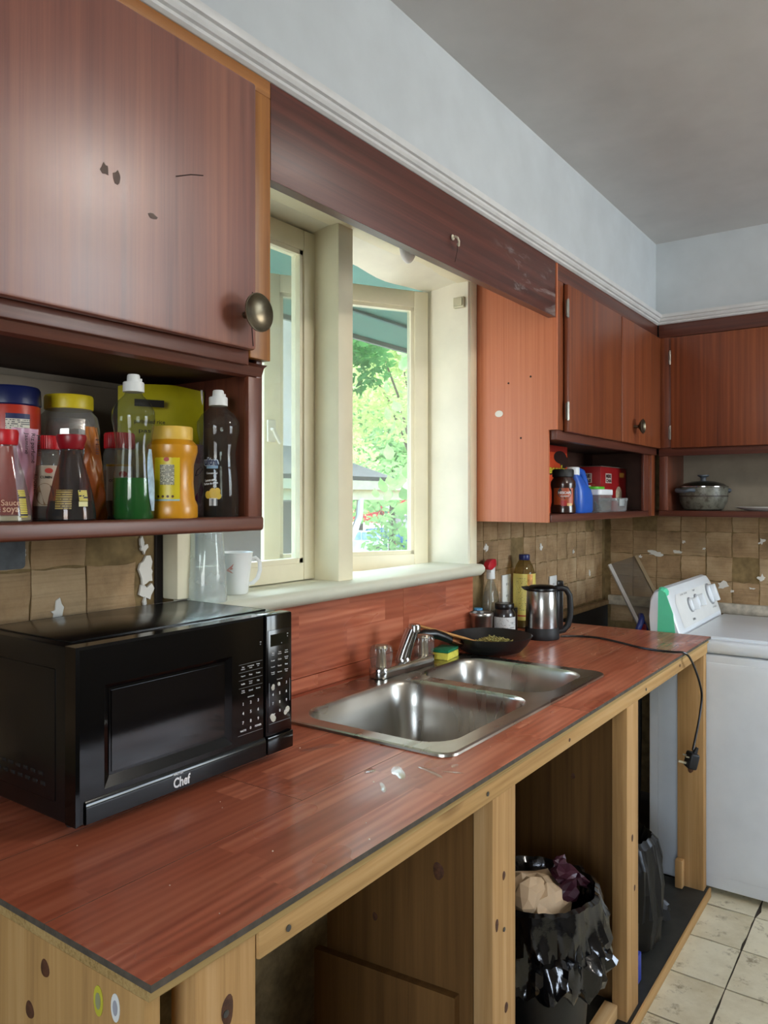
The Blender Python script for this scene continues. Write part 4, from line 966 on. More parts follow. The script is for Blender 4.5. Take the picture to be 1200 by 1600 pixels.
# ------------------------------------------------------------------ things at the far end of the worktop
t = thing('steel_tumbler', (2.315, -.025, CT+.0003), 'dull steel cup behind the frying pan', 'cup')
MB().lathe([(.001, .002), (.033, 0), (.035, .003), (.0385, .085), (.0405, .088), (.0405, .098), (.039, .100), (.037, .098), (.0345, .01), (.001, .008)], n=36, cap0=False, cap1=False).build('cup', plain('brushed_tin', '#aaa69f', .32, 1, var=.2), t)
t = thing('preserve_jar', (2.414, -.062, CT+.0003), 'dark preserve jar with black lid and white printed label beside the kettle', 'jar', rz=facing(2.414, -.062))
jp3 = [(.034, 0), (.0375, .004), (.0375, .08), (.036, .092), (.031, .100), (.030, .104)]
MB().lathe(jp3, n=32).build('glass', plain('dark_preserve', '#241a1a', .12, var=.2, coat=.6, bs=0), t)
cap(t, [(.0325, .104), (.0335, .106), (.0335, .121), (.032, .123), (.001, .1235)], M_black, name='lid')
label_wrap(t, .0376, .048, .012, .078, printed('jar_label', '#c9c9c6', '#4c4c4c', 230, cut=.6, dens=.42), ang=.1)
t = thing('spray_bottle', (2.446, .008, CT+.0003), 'clear spray bottle with red trigger head at the right end of the sill', 'bottle', rz=0)
MB().lathe([(.036, 0), (.040, .004), (.040, .11), (.036, .14), (.024, .17), (.0145, .195), (.013, .202)], n=32, sy=.72, sx=1).build('body', clear('hazy_plastic', '#dfe0d8', .06, .16, 1.45, '#c9c6b8'), t)
MB().lathe([(.015, .200), (.016, .202), (.015, .222), (.012, .232)], n=24).build('collar', M_wcap, t)
mb = MB(); mb.prism([(-.034, .236), (-.036, .246), (-.026, .262), (-.008, .270), (.020, .270), (.026, .262), (.026, .246), (.012, .240), (-.01, .232)], 'y', -.011, .011, .003); hd = mb.build('trigger_head', plain('spray_red', '#c4202e', .35), t)
mb = MB(); mb.prism([(-.014, .222), (-.016, .236), (.018, .246), (.018, .222)], 'y', -.009, .009, .002); mb.build('head_shroud', M_wcap, t)
mb = MB(); mb.prism([(.019, .258), (.026, .256), (.028, .235), (.024, .220), (.021, .222), (.022, .240)], 'y', -.005, .005, .001); mb.build('trigger', MC['spray_red'], t)
mb = MB(); patch(mb, lambda u, v_: Vector((.0405*math.cos(-1.0+u/.04), .0405*.72*math.sin(-1.0+u/.04)-.001, v_)), -.012, .012, .085, .155, 6, 6); lb = mb.build('label', plain('white_label', '#d4d6d8', .4), t, recalc=False)
mb = MB(); patch(mb, lambda u, v_: Vector((.0405*math.cos(-1.0+u/.04), .0405*.72*math.sin(-1.0+u/.04)-.0018, v_)), -.009, .008, .095, .148, 6, 6); mb.build('label_print', plain('blue_print', '#27489a', .4), t, recalc=False)
mb = MB(); mb.tube([(0, 0, .2), (.002, 0, .12), (-.012, 0, .05), (-.022, 0, .01)], .0022, 6); mb.build('dip_tube', M_wcap, t)
t = thing('oil_bottle', (2.676, -.014, CT+.0003), 'sunflower oil bottle with yellow label and navy cap behind the kettle', 'bottle', rz=facing(2.676, -.014))
op = [(.038, 0), (.042, .004), (.042, .19), (.040, .205), (.032, .232), (.022, .25), (.0185, .256)]
MB().lathe(op, n=32).build('body', clear('oil_plastic', '#c9b984', .05, .12, 1.45, '#b0a070'), t)
MB().lathe([(.036, .002), (.040, .005), (.040, .17), (.001, .1702)], n=28).build('oil', plain('oil_amber', '#a58f3c', .2, coat=.3), t)
cap(t, [(.0195, .254), (.0205, .256), (.0205, .272), (.019, .2745), (.001, .275)], plain('navy_cap2', '#18225e', .35))
label_wrap(t, .0423, .058, .03, .204, plain('oil_label', '#d8c766', .4, var=.06), nu=24)
mb = MB(); patch(mb, cyl(.0423, 0, 1, 0, .0013), -.036, .008, .066, .19); mb.build('label_print', printed('oil_print', '#d2c266', '#6a6238', 170, cut=.6, dens=.45), t, recalc=False)
mb = MB(); patch(mb, cyl(.0423, 0, 1, 0, .0014), .012, .034, .16, .203); mb.build('flower_print', plain('flower_orange', '#c98a3a', .4, var=.4, sc_=60), t, recalc=False)
mb = MB(); patch(mb, cyl(.0423, 0, 1, 0, .0014), .016, .046, .13, .158); mb.build('white_print', plain('label_white', '#e0dccb', .4), t, recalc=False)
text_on('lettering', [('Sunflower', .044, .145, .054, .013, .03)], plain('blue_letter', '#2a3f96', .4), t, cyl(.0423, 0, 1, 0, .002))
mb = MB(); patch(mb, cyl(.0423, 0, 1, 0, .0014), -.038, .04, .045, .05); mb.build('red_band', plain('label_red', '#b8412a', .4), t, recalc=False)
t = thing('pill_bottle', (2.545, -.02, CT+.0003), 'small black canister between the preserve jar and the oil bottle', 'canister')
MB().lathe([(.024, 0), (.026, .003), (.026, .07), (.027, .072), (.027, .088), (.025, .09), (.001, .0905)], n=24).build('can', M_black, t)
t = thing('glue_bottle', (2.372, .018, CT+.0003), 'small bottle with light blue cap behind the steel cup', 'bottle')
MB().lathe([(.016, 0), (.0175, .003), (.0175, .075), (.013, .083)], n=20).build('body', plain('red_label', '#a5474c', .4), t)
cap(t, [(.016, .083), (.0165, .085), (.0155, .104), (.001, .1045)], plain('sky_cap', '#5fa8d8', .4))
# kettle with cord and plug
kx, ky = 2.497, -.165
t = thing('kettle', (kx, ky, CT+.0003), 'brushed steel electric kettle with black handle and dangling plug', 'kettle')
MK = Matrix.Rotation(R(-54.5), 4, 'Z')
def loc(mb): bmesh.ops.transform(mb.bm, matrix=MK, verts=mb.bm.verts); return mb
MB().lathe([(.001, 0), (.058, 0), (.060, .004), (.059, .022), (.0565, .040), (.001, .0401)], n=40).build('base', M_blackm, t)
MB().lathe([(.0562, .040), (.0565, .042), (.0548, .10), (.0528, .166), (.0515, .168)], n=48).build('body', plain('kettle_steel', '#a9a7a4', .24, 1, var=.08, bs=.02), t)
mb = MB(); mb.lathe([(.0535, .166), (.0545, .170), (.053, .176), (.040, .183), (.001, .186)], n=40); mb.build('lid', M_black, t)
loc(MB().prism([(-.052, .165), (-.068, .172), (-.07, .178), (-.045, .181)], 'y', -.02, .02, .003)).build('spout', M_black, t)
mb = MB(); path = [(.045, .172), (.066, .176), (.084, .170), (.096, .150), (.099, .115), (.098, .075), (.09, .045), (.075, .028), (.056, .024)]
rings = []
for i, (x, z) in enumerate(path):
    x2, z2 = path[min(i+1, len(path)-1)]; x1_, z1_ = path[max(i-1, 0)]
    tx, tz = x2-x1_, z2-z1_; L = math.hypot(tx, tz); nx, nz = -tz/L, tx/L; hw, ht = .0125, .0105
    rings.append([Vector((x+nx*ht*math.cos(a), hw*math.sin(a), z+nz*ht*math.cos(a))) for a in [2*math.pi*q/14 for q in range(14)]])
mb.grid(rings, True); loc(mb).build('handle', M_blackm, t)
loc(MB().box(.0535, .072, -.010, .010, .03, .165, .003)).build('handle_spine', M_black, t)
loc(MB().box(.052, .074, -.009, .009, .180, .200, .004)).build('lid_button', M_black, t)
pts = [(2.545, -.215, .9185), (2.585, -.27, .9185), (2.59, -.34, .9185), (2.545, -.43, .9185), (2.50, -.505, .9185), (2.485, -.565, .9185), (2.485, -.615, .9195), (2.497, -.640, .9185), (2.525, -.652, .897), (2.595, -.656, .835), (2.645, -.657, .775), (2.652, -.657, .745), (2.635, -.657, .71), (2.606, -.657, .672), (2.560, -.657, .628), (2.538, -.657, .606)]
def smooth(p, n=5):
    p = [Vector(q) for q in p]; out = []
    for i in range(len(p)-1):
        a, b, c_, d_ = p[max(i-1, 0)], p[i], p[i+1], p[min(i+2, len(p)-1)]
        for k in range(n):
            s = k/n; out.append(.5*((2*b)+(c_-a)*s+(2*a-5*b+4*c_-d_)*s*s+(3*b-a-3*c_+d_)*s**3))
    return out + [p[-1]]
mb = MB(); mb.tube(smooth(pts), .0035, 8); mb.build('cord', M_black, t, True)
pm = Matrix.Translation((2.522, -.657, .580)) @ Matrix.Rotation(R(-54.5), 4, 'Z') @ Matrix.Rotation(R(14), 4, 'Y')
mb = MB(); mb.box(-.015, .015, -.022, .022, -.026, .024, .007, 3, pm); mb.tube([pm @ Vector(p) for p in ((.004, 0, .022), (.006, 0, .034), (.008, 0, .042))], [.008, .006, .0045], 8)
pg = mb.build('plug', M_blackm, t, True)
for a in ((-.040, -.013, -.003, .003, -.017, -.010), (-.026, -.013, -.014, -.008, .006, .010), (-.026, -.013, .008, .014, .006, .010)):
    mb = MB(); mb.box(*a, .001, 1, pm); mb.build('pin', plain('pin_metal', '#cfc8b0', .3, .6), pg, True)
# frying pan, spatula, food
px_, py_, pz_ = 2.165, -.140, CT+.0075
t = thing('frying_pan', (px_, py_, pz_), 'black frying pan with cooked greens at the back corner of the sink', 'pan')
MB().lathe([(.001, 0), (.085, 0), (.095, .004), (.112, .022), (.127, .046), (.129, .050), (.127, .051), (.124, .047), (.108, .022), (.09, .007), (.001, .005)], n=56, cap0=False, cap1=False).build('body', plain('nonstick_black', '#0f0f10', .42, var=.3, sc_=40), t)
hd = Vector((-.285, .098)).normalized()
def hp(d, z): return (hd.x*d, hd.y*d, z)
mb = MB(); mb.tube([hp(.165, .050), hp(.19, .062), hp(.23, .076), hp(.27, .080), hp(.30, .074)], [.0115, .013, .014, .0135, .010], 12); mb.build('handle', M_black, t)
mb = MB(); mb.tube([hp(.122, .036), hp(.14, .041), hp(.168, .051)], [.010, .0115, .0125], 12); mb.build('ferrule', plain('copper_ferrule', '#8a5a3c', .25, 1, var=.2), t)
M_greens = plain('cooked_greens', '#a89f5c', .7, var=.3, sc_=60)
mb = MB(); rr = random.Random(12)
for i in range(560):
    a = rr.uniform(0, 6.28); d = .082*math.sqrt(rr.random()); x, y = d*math.cos(a)+.015, d*math.sin(a)-.005
    h = .010 + .030*max(0, 1-(d/.085)**2)*rr.random(); L = rr.uniform(.004, .012); q = rr.uniform(0, 3.14)
    mb.box(-L, L, -.002, .002, -.0012, .0012, 0, 1, Matrix.Translation((px_+x, py_+y, pz_+h)) @ Matrix.Rotation(q, 4, 'Z') @ Matrix.Rotation(rr.uniform(-.6, .6), 4, 'Y'))
gr = mb.build('cooked_greens', M_greens, smooth=False); tag(gr, 'chopped cooked greens in the black frying pan', 'food', kind='stuff')
t = thing('wooden_spatula', (2.03, -.08, .96), 'wooden spatula lying across the rim of the frying pan', 'spatula')
mb = MB(); A, Bp = Vector((1.925, -.022, 1.020)), Vector((2.145, -.150, .942)); dv = (Bp-A); rt_ = dv.cross(Vector((0, 0, 1))).normalized(); upv = rt_.cross(dv).normalized(); rings = []
for s, w_, h_ in ((0, .006, .004), (.05, .0075, .005), (.6, .0075, .0045), (.72, .012, .003), (.85, .020, .0025), (1, .021, .0015)):
    c_ = A + dv*s; rings.append([c_ + rt_*w_*math.cos(a) + upv*h_*math.sin(a) for a in [2*math.pi*k/12 for k in range(12)]])
mb.grid(rings); mb.build('spatula', wood('spatula_wood', '#a8733c', '#c08a4c', '#cf9f62', 'x', .6, 0), t, True)
# outlets on the wall
def outlet(x, z, label):
    t = thing('wall_outlet', (x, WY-.004, z), label, 'outlet', 'wall outlets')
    B('plate', plain('outlet_white', '#dedfdc', .4, var=.02), t, x-.036, x+.036, WY-.011, WY-.0045, z-.058, z+.058, .002)
    mb = MB()
    for dz in (.022, -.022):
        for dx in (-.006, .006): mb.box(x+dx-.0012, x+dx+.0012, WY-.0116, WY-.0108, z+dz-.004, z+dz+.005)
    mb.build('slots', M_blackm, t, True)
outlet(2.628, 1.055, 'white wall outlet plate behind the spray bottle'); outlet(3.065, 1.015, 'white wall outlet plate right of the kettle')
# clear panel leaning in the corner
A = Vector((3.60, -.02, 1.085)); Bv = Vector((3.695, -.115, 1.125)); dn = Vector((-.10, -.186, -.286))
t = thing('acrylic_panel', A + dn*1.3, 'clear plastic shelf panel leaning in the corner behind the washing machine', 'panel')
nn = (Bv-A).cross(dn).normalized()*.003
def slab(p): return [q for q in p]
mb = MB(); c4 = [A, Bv, Bv+dn*1.3, A+dn*1.3]; mb.grid([[q-nn for q in c4], [q+nn for q in c4]], True); mb.build('sheet', clear('acrylic_sheet', '#e2ded4', .06, .05, 1.3), t, True, smooth=False)
mb = MB()
e = (Bv-A).normalized()*.008
mb.grid([[A-nn*2-e, A+nn*2-e, A+nn*2+e, A-nn*2+e], [A-nn*2-e+dn*1.3, A+nn*2-e+dn*1.3, A+nn*2+e+dn*1.3, A-nn*2+e+dn*1.3]], True); mb.build('edge_rail', plain('pale_edge', '#b5b1ab', .4), t, True, smooth=False)
mb = MB(); mb.grid([[Bv-nn*2-e, Bv+nn*2-e, Bv+nn*2+e, Bv-nn*2+e], [Bv-nn*2-e+dn*1.3, Bv+nn*2-e+dn*1.3, Bv+nn*2+e+dn*1.3, Bv-nn*2+e+dn*1.3]], True); mb.build('edge_rail', plain('tan_edge', '#8a7658', .6), t, True, smooth=False)

# ------------------------------------------------------------------ things on the right cabinet shelf
RZ = 1.3475; G = 'groceries on the corner cabinet shelf'
t = thing('cereal_box', (2.72, -.1, RZ), "orange and red candy cereal box at the left of the corner shelf", 'box', G)
B('carton', plain('cereal_orange', '#d0461c', .45, var=.06), t, 2.60, 2.815, -.128, -.072, RZ, RZ+.250, .001)
B('top_print', plain('cereal_red', '#9c2418', .45), t, 2.602, 2.813, -.1288, -.128, RZ+.225, RZ+.2495)
mb = MB(); disc(mb, flat((2.745, -.1292, RZ+.208), (1, 0, 0), (0, 0, 1)), 0, 0, .06, .024); disc(mb, flat((2.76, -.1293, RZ+.203), (1, 0, 0), (0, 0, 1)), 0.02, -.01, .04, .026); mb.build('bowl_print', plain('choco_print', '#2a1210', .4), t, True, recalc=False)
text_on('lettering', [("Reese's", 2.695, RZ+.162, .185, .034, .03)], plain('cereal_yellow', '#d8c832', .45), t, flat((0, -.1294, 0), (1, 0, 0), (0, 0, 1)), True)
text_on('lettering_shadow', [("Reese's", 2.697, RZ+.160, .193, .042, .07)], plain('choco_print', '#2a1210', .4), t, flat((0, -.1290, 0), (1, 0, 0), (0, 0, 1)), True)
t = thing('coffee_jar', (2.588, -.205, RZ), 'instant coffee jar with black lid at the open edge of the corner shelf', 'jar', G, rz=facing(2.588, -.205))
cjp = [(.040, 0), (.044, .004), (.044, .02), (.040, .04), (.040, .08), (.044, .10), (.043, .112), (.034, .126), (.033, .13)]
MB().lathe(cjp, n=32).build('glass', plain('coffee_glass', '#2e140c', .12, var=.25, coat=.5, bs=0), t)
cap(t, [(.034, .128), (.037, .13), (.037, .152), (.034, .156), (.001, .1565)], M_blackm, name='lid', f=lambda a, z: 1+.01*math.cos(44*a), n=88)
mb = MB(); patch(mb, cyl(.0412), -.036, .040, .018, .10, 14, 6); mb.build('label', plain('coffee_label', '#a5461e', .4, var=.2, sc_=30), t, recalc=False)
mb = MB(); disc(mb, cyl(.0412, 0, 1, 0, .0012), .006, .073, .026, .022); mb.build('label_disc', plain('coffee_black', '#100c0b', .4), t, recalc=False)
text_on('lettering', [('NESCAFE', .006, .073, .046, .009, .03), ('CLASSIC', .006, .061, .03, .005, .03)], M_printw, t, cyl(.0412, 0, 1, 0, .002))
mb = MB(); patch(mb, cyl(.0412, 0, 1, 0, .0013), -.008, .012, .026, .046); mb.build('mug_print', plain('mug_red', '#a81c1c', .4), t, recalc=False)
mb = MB(); patch(mb, cyl(.0412, 0, 1, 0, .0013), .014, .034, .022, .036); mb.build('bean_print', plain('bean_tan', '#c2a062', .4, var=.3, sc_=90), t, recalc=False)
t = thing('detergent_jug', (2.755, -.195, RZ), 'blue plastic detergent jug with a loop handle on the corner shelf', 'jug', G)
MJ = plain('jug_blue', '#1f55b4', .35, var=.06)
mb = MB(); rings = []
for z, hx, cx_, hy in ((0, .068, 0, .040), (.01, .072, 0, .043), (.06, .072, 0, .043), (.085, .064, -.008, .041), (.10, .05, -.022, .036), (.125, .032, -.04, .028), (.14, .024, -.048, .022)):
    rings.append([Vector((cx_+hx*math.copysign(abs(math.cos(a))**.6, math.cos(a)), hy*math.copysign(abs(math.sin(a))**.6, math.sin(a)), z)) for a in [2*math.pi*k/28 for k in range(28)]])
mb.grid(rings); mb.build('body', MJ, t)
mb = MB(); mb.tube([(-.03, 0, .135), (-.008, -.002, .155), (.02, -.004, .150), (.042, -.006, .118), (.052, -.006, .085), (.052, -.004, .06)], [.014, .015, .015, .015, .016, .018], 12); mb.build('handle', MJ, t)
cap(t, [(.023, .138), (.0235, .165), (.021, .168), (.001, .1685)], plain('jug_cap', '#d9dde2', .4), c=(-.048, 0, 0))
def tub(name, x0, x1, y0, y1, z0, h, label, lidmat, lh=.014, body=None):
    t = thing(name, ((x0+x1)/2, (y0+y1)/2, z0), label, 'container', 'food containers on the corner shelf')
    mb = MB(); cxm, cym = (x0+x1)/2, (y0+y1)/2
    def rg(f, z): return [Vector((x, y, z0+z)) for x, y in rrect(cxm-(x1-x0)/2*f, cxm+(x1-x0)/2*f, cym-(y1-y0)/2*f, cym+(y1-y0)/2*f, .014, 4)]
    mb.grid([rg(.86, 0), rg(.9, .006), rg(.97, h-.012), rg(.97, h-lh*.2)], True, True, False); mb.build('tub', body or clear('tub_plastic', '#dfe6e4', .06, .16), t, True, ang=60)
    mb = MB(); mb.prism(rrect(x0, x1, y0, y1, .016, 4), 'z', z0+h-lh, z0+h, .003); mb.build('lid', lidmat, t, True)
    return t
M_tubw = plain('tub_lid_white', '#dde1e6', .4, var=.02)
tub('food_container', 2.840, 2.985, -.252, -.150, RZ, .088, 'clear food tub with thick white lid beside the blue jug', M_tubw, .022)
t2 = thing('teaspoons', (2.905, -.2, RZ+.006), 'small spoons lying inside the clear food tub', 'cutlery')
MB().tube([(2.885, -.225, RZ+.010), (2.90, -.215, RZ+.022), (2.905, -.205, RZ+.04)], [.009, .005, .003], 8).build('spoon', M_chrome, t2, True)
MB().tube([(2.905, -.225, RZ+.010), (2.92, -.212, RZ+.018), (2.93, -.2, RZ+.03)], [.008, .005, .003], 8).build('spoon', M_chrome, t2, True)
gl_ = MB().prism(rrect(2.855, 2.945, -.235, -.165, .02, 4), 'z', RZ+.0885, RZ+.099, .003).build('green_lid', plain('lime_green', '#58b82c', .4)); tag(gl_, 'lime green plastic lid lying on the white lidded tub', 'lid', 'food containers on the corner shelf')
tub('food_container', 2.86, 3.09, -.125, -.01, RZ, .108, 'wide clear food container with pale lid behind the white lidded tub', plain('tub_lid_grey', '#c3c4c2', .4), .012)
t = tub('food_container', 3.02, 3.175, -.25, -.172, RZ, .055, 'low clear snap-lid box in front of the red tea box', clear('tub_lid_clear', '#e2e6e8', .06, .3), .012)
MB().box(3.045, 3.105, -.256, -.2505, RZ+.022, RZ+.052, .003).build('clip', clear('tub_lid_clear'), t, True)
t = thing('tea_carton', (3.26, -.08, RZ), 'red tea carton marked mere chai on the corner shelf', 'box', G)
M_red = plain('tea_red', '#8e1518', .4, var=.08)
mb = MB(); mb.box(3.105, 3.43, -.155, -.01, RZ, RZ+.185, .001); mb.build('carton', M_red, t, True)
mb = MB(); mb.prism([(3.105, RZ+.186), (3.43, RZ+.186), (3.43, RZ+.1875), (3.105, RZ+.1875)], 'y', -.157, -.01); mb.build('open_flap', plain('card_grey', '#7d6f68', .7), t, True)
for fmap, nm in ((flat((3.1045, -.082, 0), (0, -1, 0), (0, 0, 1)), 'end_print'), (flat((3.20, -.1556, 0), (1, 0, 0), (0, 0, 1)), 'front_print')):
    mb = MB(); patch(mb, fmap, -.036, .036, RZ+.118, RZ+.158, 1, 1); mb.build(nm, plain('tea_white', '#c9bdb4', .5), t, True, recalc=False)
    f2 = (lambda g: (lambda u, v_: g(u, v_) + (Vector((-.0006, 0, 0)) if nm == 'end_print' else Vector((0, -.0006, 0)))))(fmap)
    text_on(nm+'_lettering', [('MERE', 0, RZ+.147, .062, .015, .05), ('CHAI', 0, RZ+.128, .062, .015, .05)], plain('tea_dark', '#3a0c0c', .5), t, f2, True)
mb = MB(); patch(mb, flat((3.1043, -.082, 0), (0, -1, 0), (0, 0, 1)), -.05, .05, RZ+.108, RZ+.110, 1, 1); mb.build('gold_rule', plain('tea_gold', '#b8863a', .5), t, True, recalc=False)
mb = MB(); disc(mb, flat((3.33, -.1556, RZ+.07), (1, 0, 0), (0, 0, 1)), 0, 0, .04, .035); mb.build('cup_print', plain('tea_cup', '#b9a890', .5, var=.3, sc_=60), t, True, recalc=False)
mb = MB(); patch(mb, flat((3.37, -.1557, 0), (1, 0, 0), (0, 0, 1)), -.03, .03, RZ+.145, RZ+.165, 1, 1); mb.build('badge_print', plain('tea_gold', '#b8863a', .5), t, True, recalc=False)
# pot and plate over the washer
t = thing('cooking_pot', (3.585, -.447, RZ), 'grey speckled cooking pot with glass lid on the far wall shelf', 'pot')
n = NT('speckled_enamel'); v = n.coord(); a = n.noise(v, 45, 5, .7); b = n.noise(v, 6, 3)
cc = n.ramp(a, [(.36, lin('#2c2a24')), (.46, lin('#5d5f58')), (.6, lin('#73756c'))]); n.bsdf(n.mix(n.math('MULTIPLY', b, .5), cc, lin('#5f5540')), .4); M_pot = n.m
MB().lathe([(.001, 0), (.07, 0), (.082, .006), (.098, .04), (.101, .07), (.101, .1), (.103, .102), (.099, .102), (.097, .06), (.07, .006), (.001, .005)], n=48, cap0=False, cap1=False).build('body', M_pot, t)
mb = MB(); mb.lathe([(.1022, .06), (.1025, .066)], n=48, cap0=False, cap1=False); mb.build('painted_band', plain('band_dark', '#3a3028', .5), t)
mb = MB(); mb.lathe([(.104, .1025), (.104, .106), (.097, .109)], n=48, cap0=False, cap1=False); mb.build('lid_rim', M_chrome, t)
MB().lathe([(.100, .106), (.08, .119), (.045, .129), (.001, .132)], n=40, cap0=False).build('lid', plain('smoky_glass', '#23251f', .08, coat=.5, bs=0), t)
MB().lathe([(.012, .13), (.01, .14), (.013, .146), (.024, .152), (.024, .157), (.001, .158)], n=24).build('lid_knob', plain('slate_plastic', '#4d5660', .45), t)
M_hand = plain('slate_plastic', '#4d5660', .45)
for s, an in ((1, R(150)), (1, R(-30))):
    ca, sa = math.cos(an), math.sin(an)
    mb = MB(); q = [(.094, -.036, .088), (.118, -.038, .09), (.130, -.02, .085), (.131, .02, .085), (.118, .038, .09), (.094, .036, .088)]
    mb.tube([(x*ca-y*sa, x*sa+y*ca, z) for x, y, z in smooth(q, 4)], .008, 10); mb.build('handle', M_hand, t)
# one handle faces the room
mb = MB(); an = R(205); ca, sa = math.cos(an), math.sin(an)
t = thing('dinner_plate', (3.575, -.705, RZ), 'white dinner plate beside the grey pot on the far wall shelf', 'plate')
MB().lathe([(.001, .001), (.075, .0), (.08, .002), (.122, .014), (.124, .0155), (.121, .017), (.08, .006), (.001, .004)], n=48, cap0=False, cap1=False).build('plate', M_mug, t)

# ------------------------------------------------------------------ washing machine
t = thing('washing_machine', (3.225, -.75, 0), 'white top-loading washing machine at the end of the counter', 'washing machine')
wx0, wx1, wy0, wy1 = 2.888, 3.565, -1.09, -.415
B('cabinet', M_enamel, t, wx0, wx1, wy0, wy1, .02, .848, .012)
mb = MB(); mb.prism(rrect(wy0+.035, wy1-.035, .07, .82, .10, 8), 'x', wx0-.0025, wx0+.001, .0018); mb.build('side_emboss', M_enamel, t, True, ang=60)
B('top_shell', M_enamel, t, wx0-.004, wx1+.004, wy0-.006, wy1, .851, .897, .016, seg=4)
B('lid', M_enamel, t, wx0+.035, wx1-.035, wy0+.02, wy1-.125, .893, .907, .006, seg=3)
mb = MB()
prof = [(-.418, .895), (-.412, .97), (-.418, 1.035), (-.432, 1.060), (-.452, 1.070), (-.468, 1.066), (-.482, 1.045), (-.527, .915), (-.530, .895)]
secs = []
for x, k in ((wx0+.002, .90), (wx0+.006, .95), (wx0+.02, .985), (wx0+.05, 1), (wx1-.05, 1), (wx1-.02, .985), (wx1-.006, .95), (wx1-.002, .90)):
    secs.append([Vector((x, -.47+(y+.47)*k, .895+(z-.895)*k)) for y, z in prof])
mb.grid(secs, True); cs = mb.build('console', M_enamel, t, True, ang=30)
def face(u, v_, e=.0015):   # u = x, v along the sloping face from bottom
    a, b = Vector((0, -.527, .915)), Vector((0, -.482, 1.045)); d_ = (b-a).normalized(); n_ = Vector((0, -d_.z, d_.y)); p = a + d_*v_ + n_*e; return Vector((u, p.y, p.z))
mb = MB(); q = [(wx0+.07, .004), (wx1-.03, .004), (wx1-.03, .13), (wx0+.10, .13), (wx0+.065, .10)]
mb.bm.faces.new([mb.bm.verts.new(face(u, v_, .001)) for u, v_ in q]); mb.build('fascia', M_enamel2, cs, True, recalc=False)
d_ = Vector((0, .045, .13)).normalized(); n_ = Vector((0, -d_.z, d_.y)); RM = Matrix((Vector((1, 0, 0)), d_, n_)).transposed().to_4x4()
def dial(x, v_, r, nm):
    c_ = face(x, v_, .001)
    mb = MB(); mb.lathe([(r*1.12, 0), (r*1.12, .004), (r, .006)], c=c_, n=28, M=RM); o = mb.build('dial_ring', plain('dial_grey', '#8c8f92', .4), cs, True)
    mb = MB(); mb.lathe([(r, .005), (r*.95, .012), (r*.6, .014), (.001, .014)], c=c_, n=28, M=RM); mb.box(-r*.28, r*.28, -r*.9, r*.9, .012, .034, .004, 2, Matrix.Translation(c_) @ RM); mb.build('dial', M_enamel, cs, True)
dial(3.13, .075, .026, 'a'); dial(3.235, .078, .026, 'b'); dial(3.46, .085, .04, 'c')
text_on('console_lettering', [('LOAD  SOAK', 3.09, .123, .1, .006, .01), ('TEMP', 3.24, .122, .04, .006, .01), ('NORMAL', 3.12, .02, .04, .009, .02), ('CYCLE', 3.47, .028, .06, .006, .01)], plain('console_print', '#55585c', .5), cs, lambda u, v_: face(u, v_, .0016), True)
mb = MB(); rings = []
tape = [(y, z) for y, z in prof]
def tp2(f0, f1):
    o = []
    return o
mb.prism([(-.447, .896), (-.450, 1.055), (-.457, 1.066), (-.476, 1.055), (-.503, .98), (-.512, .896)], 'x', wx0+.0005, wx0+.003)
mb.grid([[Vector((wx0+.001, y, z)) for y, z in ((-.448, 1.0565), (-.456, 1.061), (-.466, 1.057), (-.478, 1.04))], [Vector((wx0+.022, y, z)) for y, z in ((-.448, 1.0705), (-.457, 1.0705), (-.468, 1.066), (-.482, 1.046))], [Vector((wx0+.046, y, z)) for y, z in ((-.450, 1.0715), (-.458, 1.0705), (-.4695, 1.0665), (-.476, 1.056))]], False, False, False)
mb.build('mint_tape', M_mint, cs, True, ang=20)
for x in (wx0+.05, wx1-.05):
    for y in (wy0+.05, wy1-.05): MB().lathe([(.02, 0), (.02, .022)], c=(x, y, 0), n=12).build('foot', M_blackm, t, True)
hs = thing('drain_hose', (2.935, -.36, .5), 'dark blue hose loop beside the console of the washing machine', 'hose')
mb = MB(); mb.tube([(2.94+.045*math.cos(a), -.372+.01*math.sin(2*a), .905+.05*math.sin(a)) for a in [2*math.pi*k/24 for k in range(25)]], .011, 10); mb.build('hose', plain('hose_navy', '#1c2a66', .4), hs, True)
mb = MB(); mb.tube([(2.94, -.365, .86), (2.95, -.36, .5), (2.95, -.35, .01)], .012, 10); mb.build('hose_tail', M_blackm, hs, True)
mb = MB(); mb.lathe([(.024, 0), (.024, .012), (.001, .013)], c=(2.945, -.372, .90), n=16, M=Matrix.Rotation(R(90), 4, 'X')); mb.build('red_valve', plain('valve_red', '#9c2030', .4), hs, True)

# ------------------------------------------------------------------ bins and bags under the counter
def crinkled(prof, cx, cy, z0, amp, seed, n=72, sx=1, sy=1, drop=None, vf=9):
    mb = MB(); rings = []
    for j, (r, z, k) in enumerate(prof):
        ring = []
        for i in range(n):
            a = 2*math.pi*i/n; q = Vector((math.cos(a)*2.2, math.sin(a)*2.2, z*vf+seed))
            f = mnoise.noise(q*1.3)*.6 + abs(mnoise.noise(q*2.7))*.55 + mnoise.noise(q*6)*.22
            rr_ = r + amp*k*f; zz = z + (drop(a)*k if drop else 0) + amp*.5*k*mnoise.noise(q*3+Vector((9, 0, 0)))
            ring.append(Vector((cx+rr_*sx*math.cos(a), cy+rr_*sy*math.sin(a), z0+zz)))
        rings.append(ring)
    mb.grid(rings, True, False, False); return mb
bx, by = 1.735, -.487
t = thing('waste_bin', (bx, by, .033), 'black bin lined with a shiny black bag in the middle bay of the counter frame', 'bin')
MB().lathe([(.001, .0), (.105, 0), (.110, .006), (.135, .36), (.138, .40), (.142, .402), (.142, .415), (.132, .415), (.105, .01), (.001, .008)], c=(0, 0, 0), n=40, cap0=False, cap1=False).build('bin', M_bin, t)
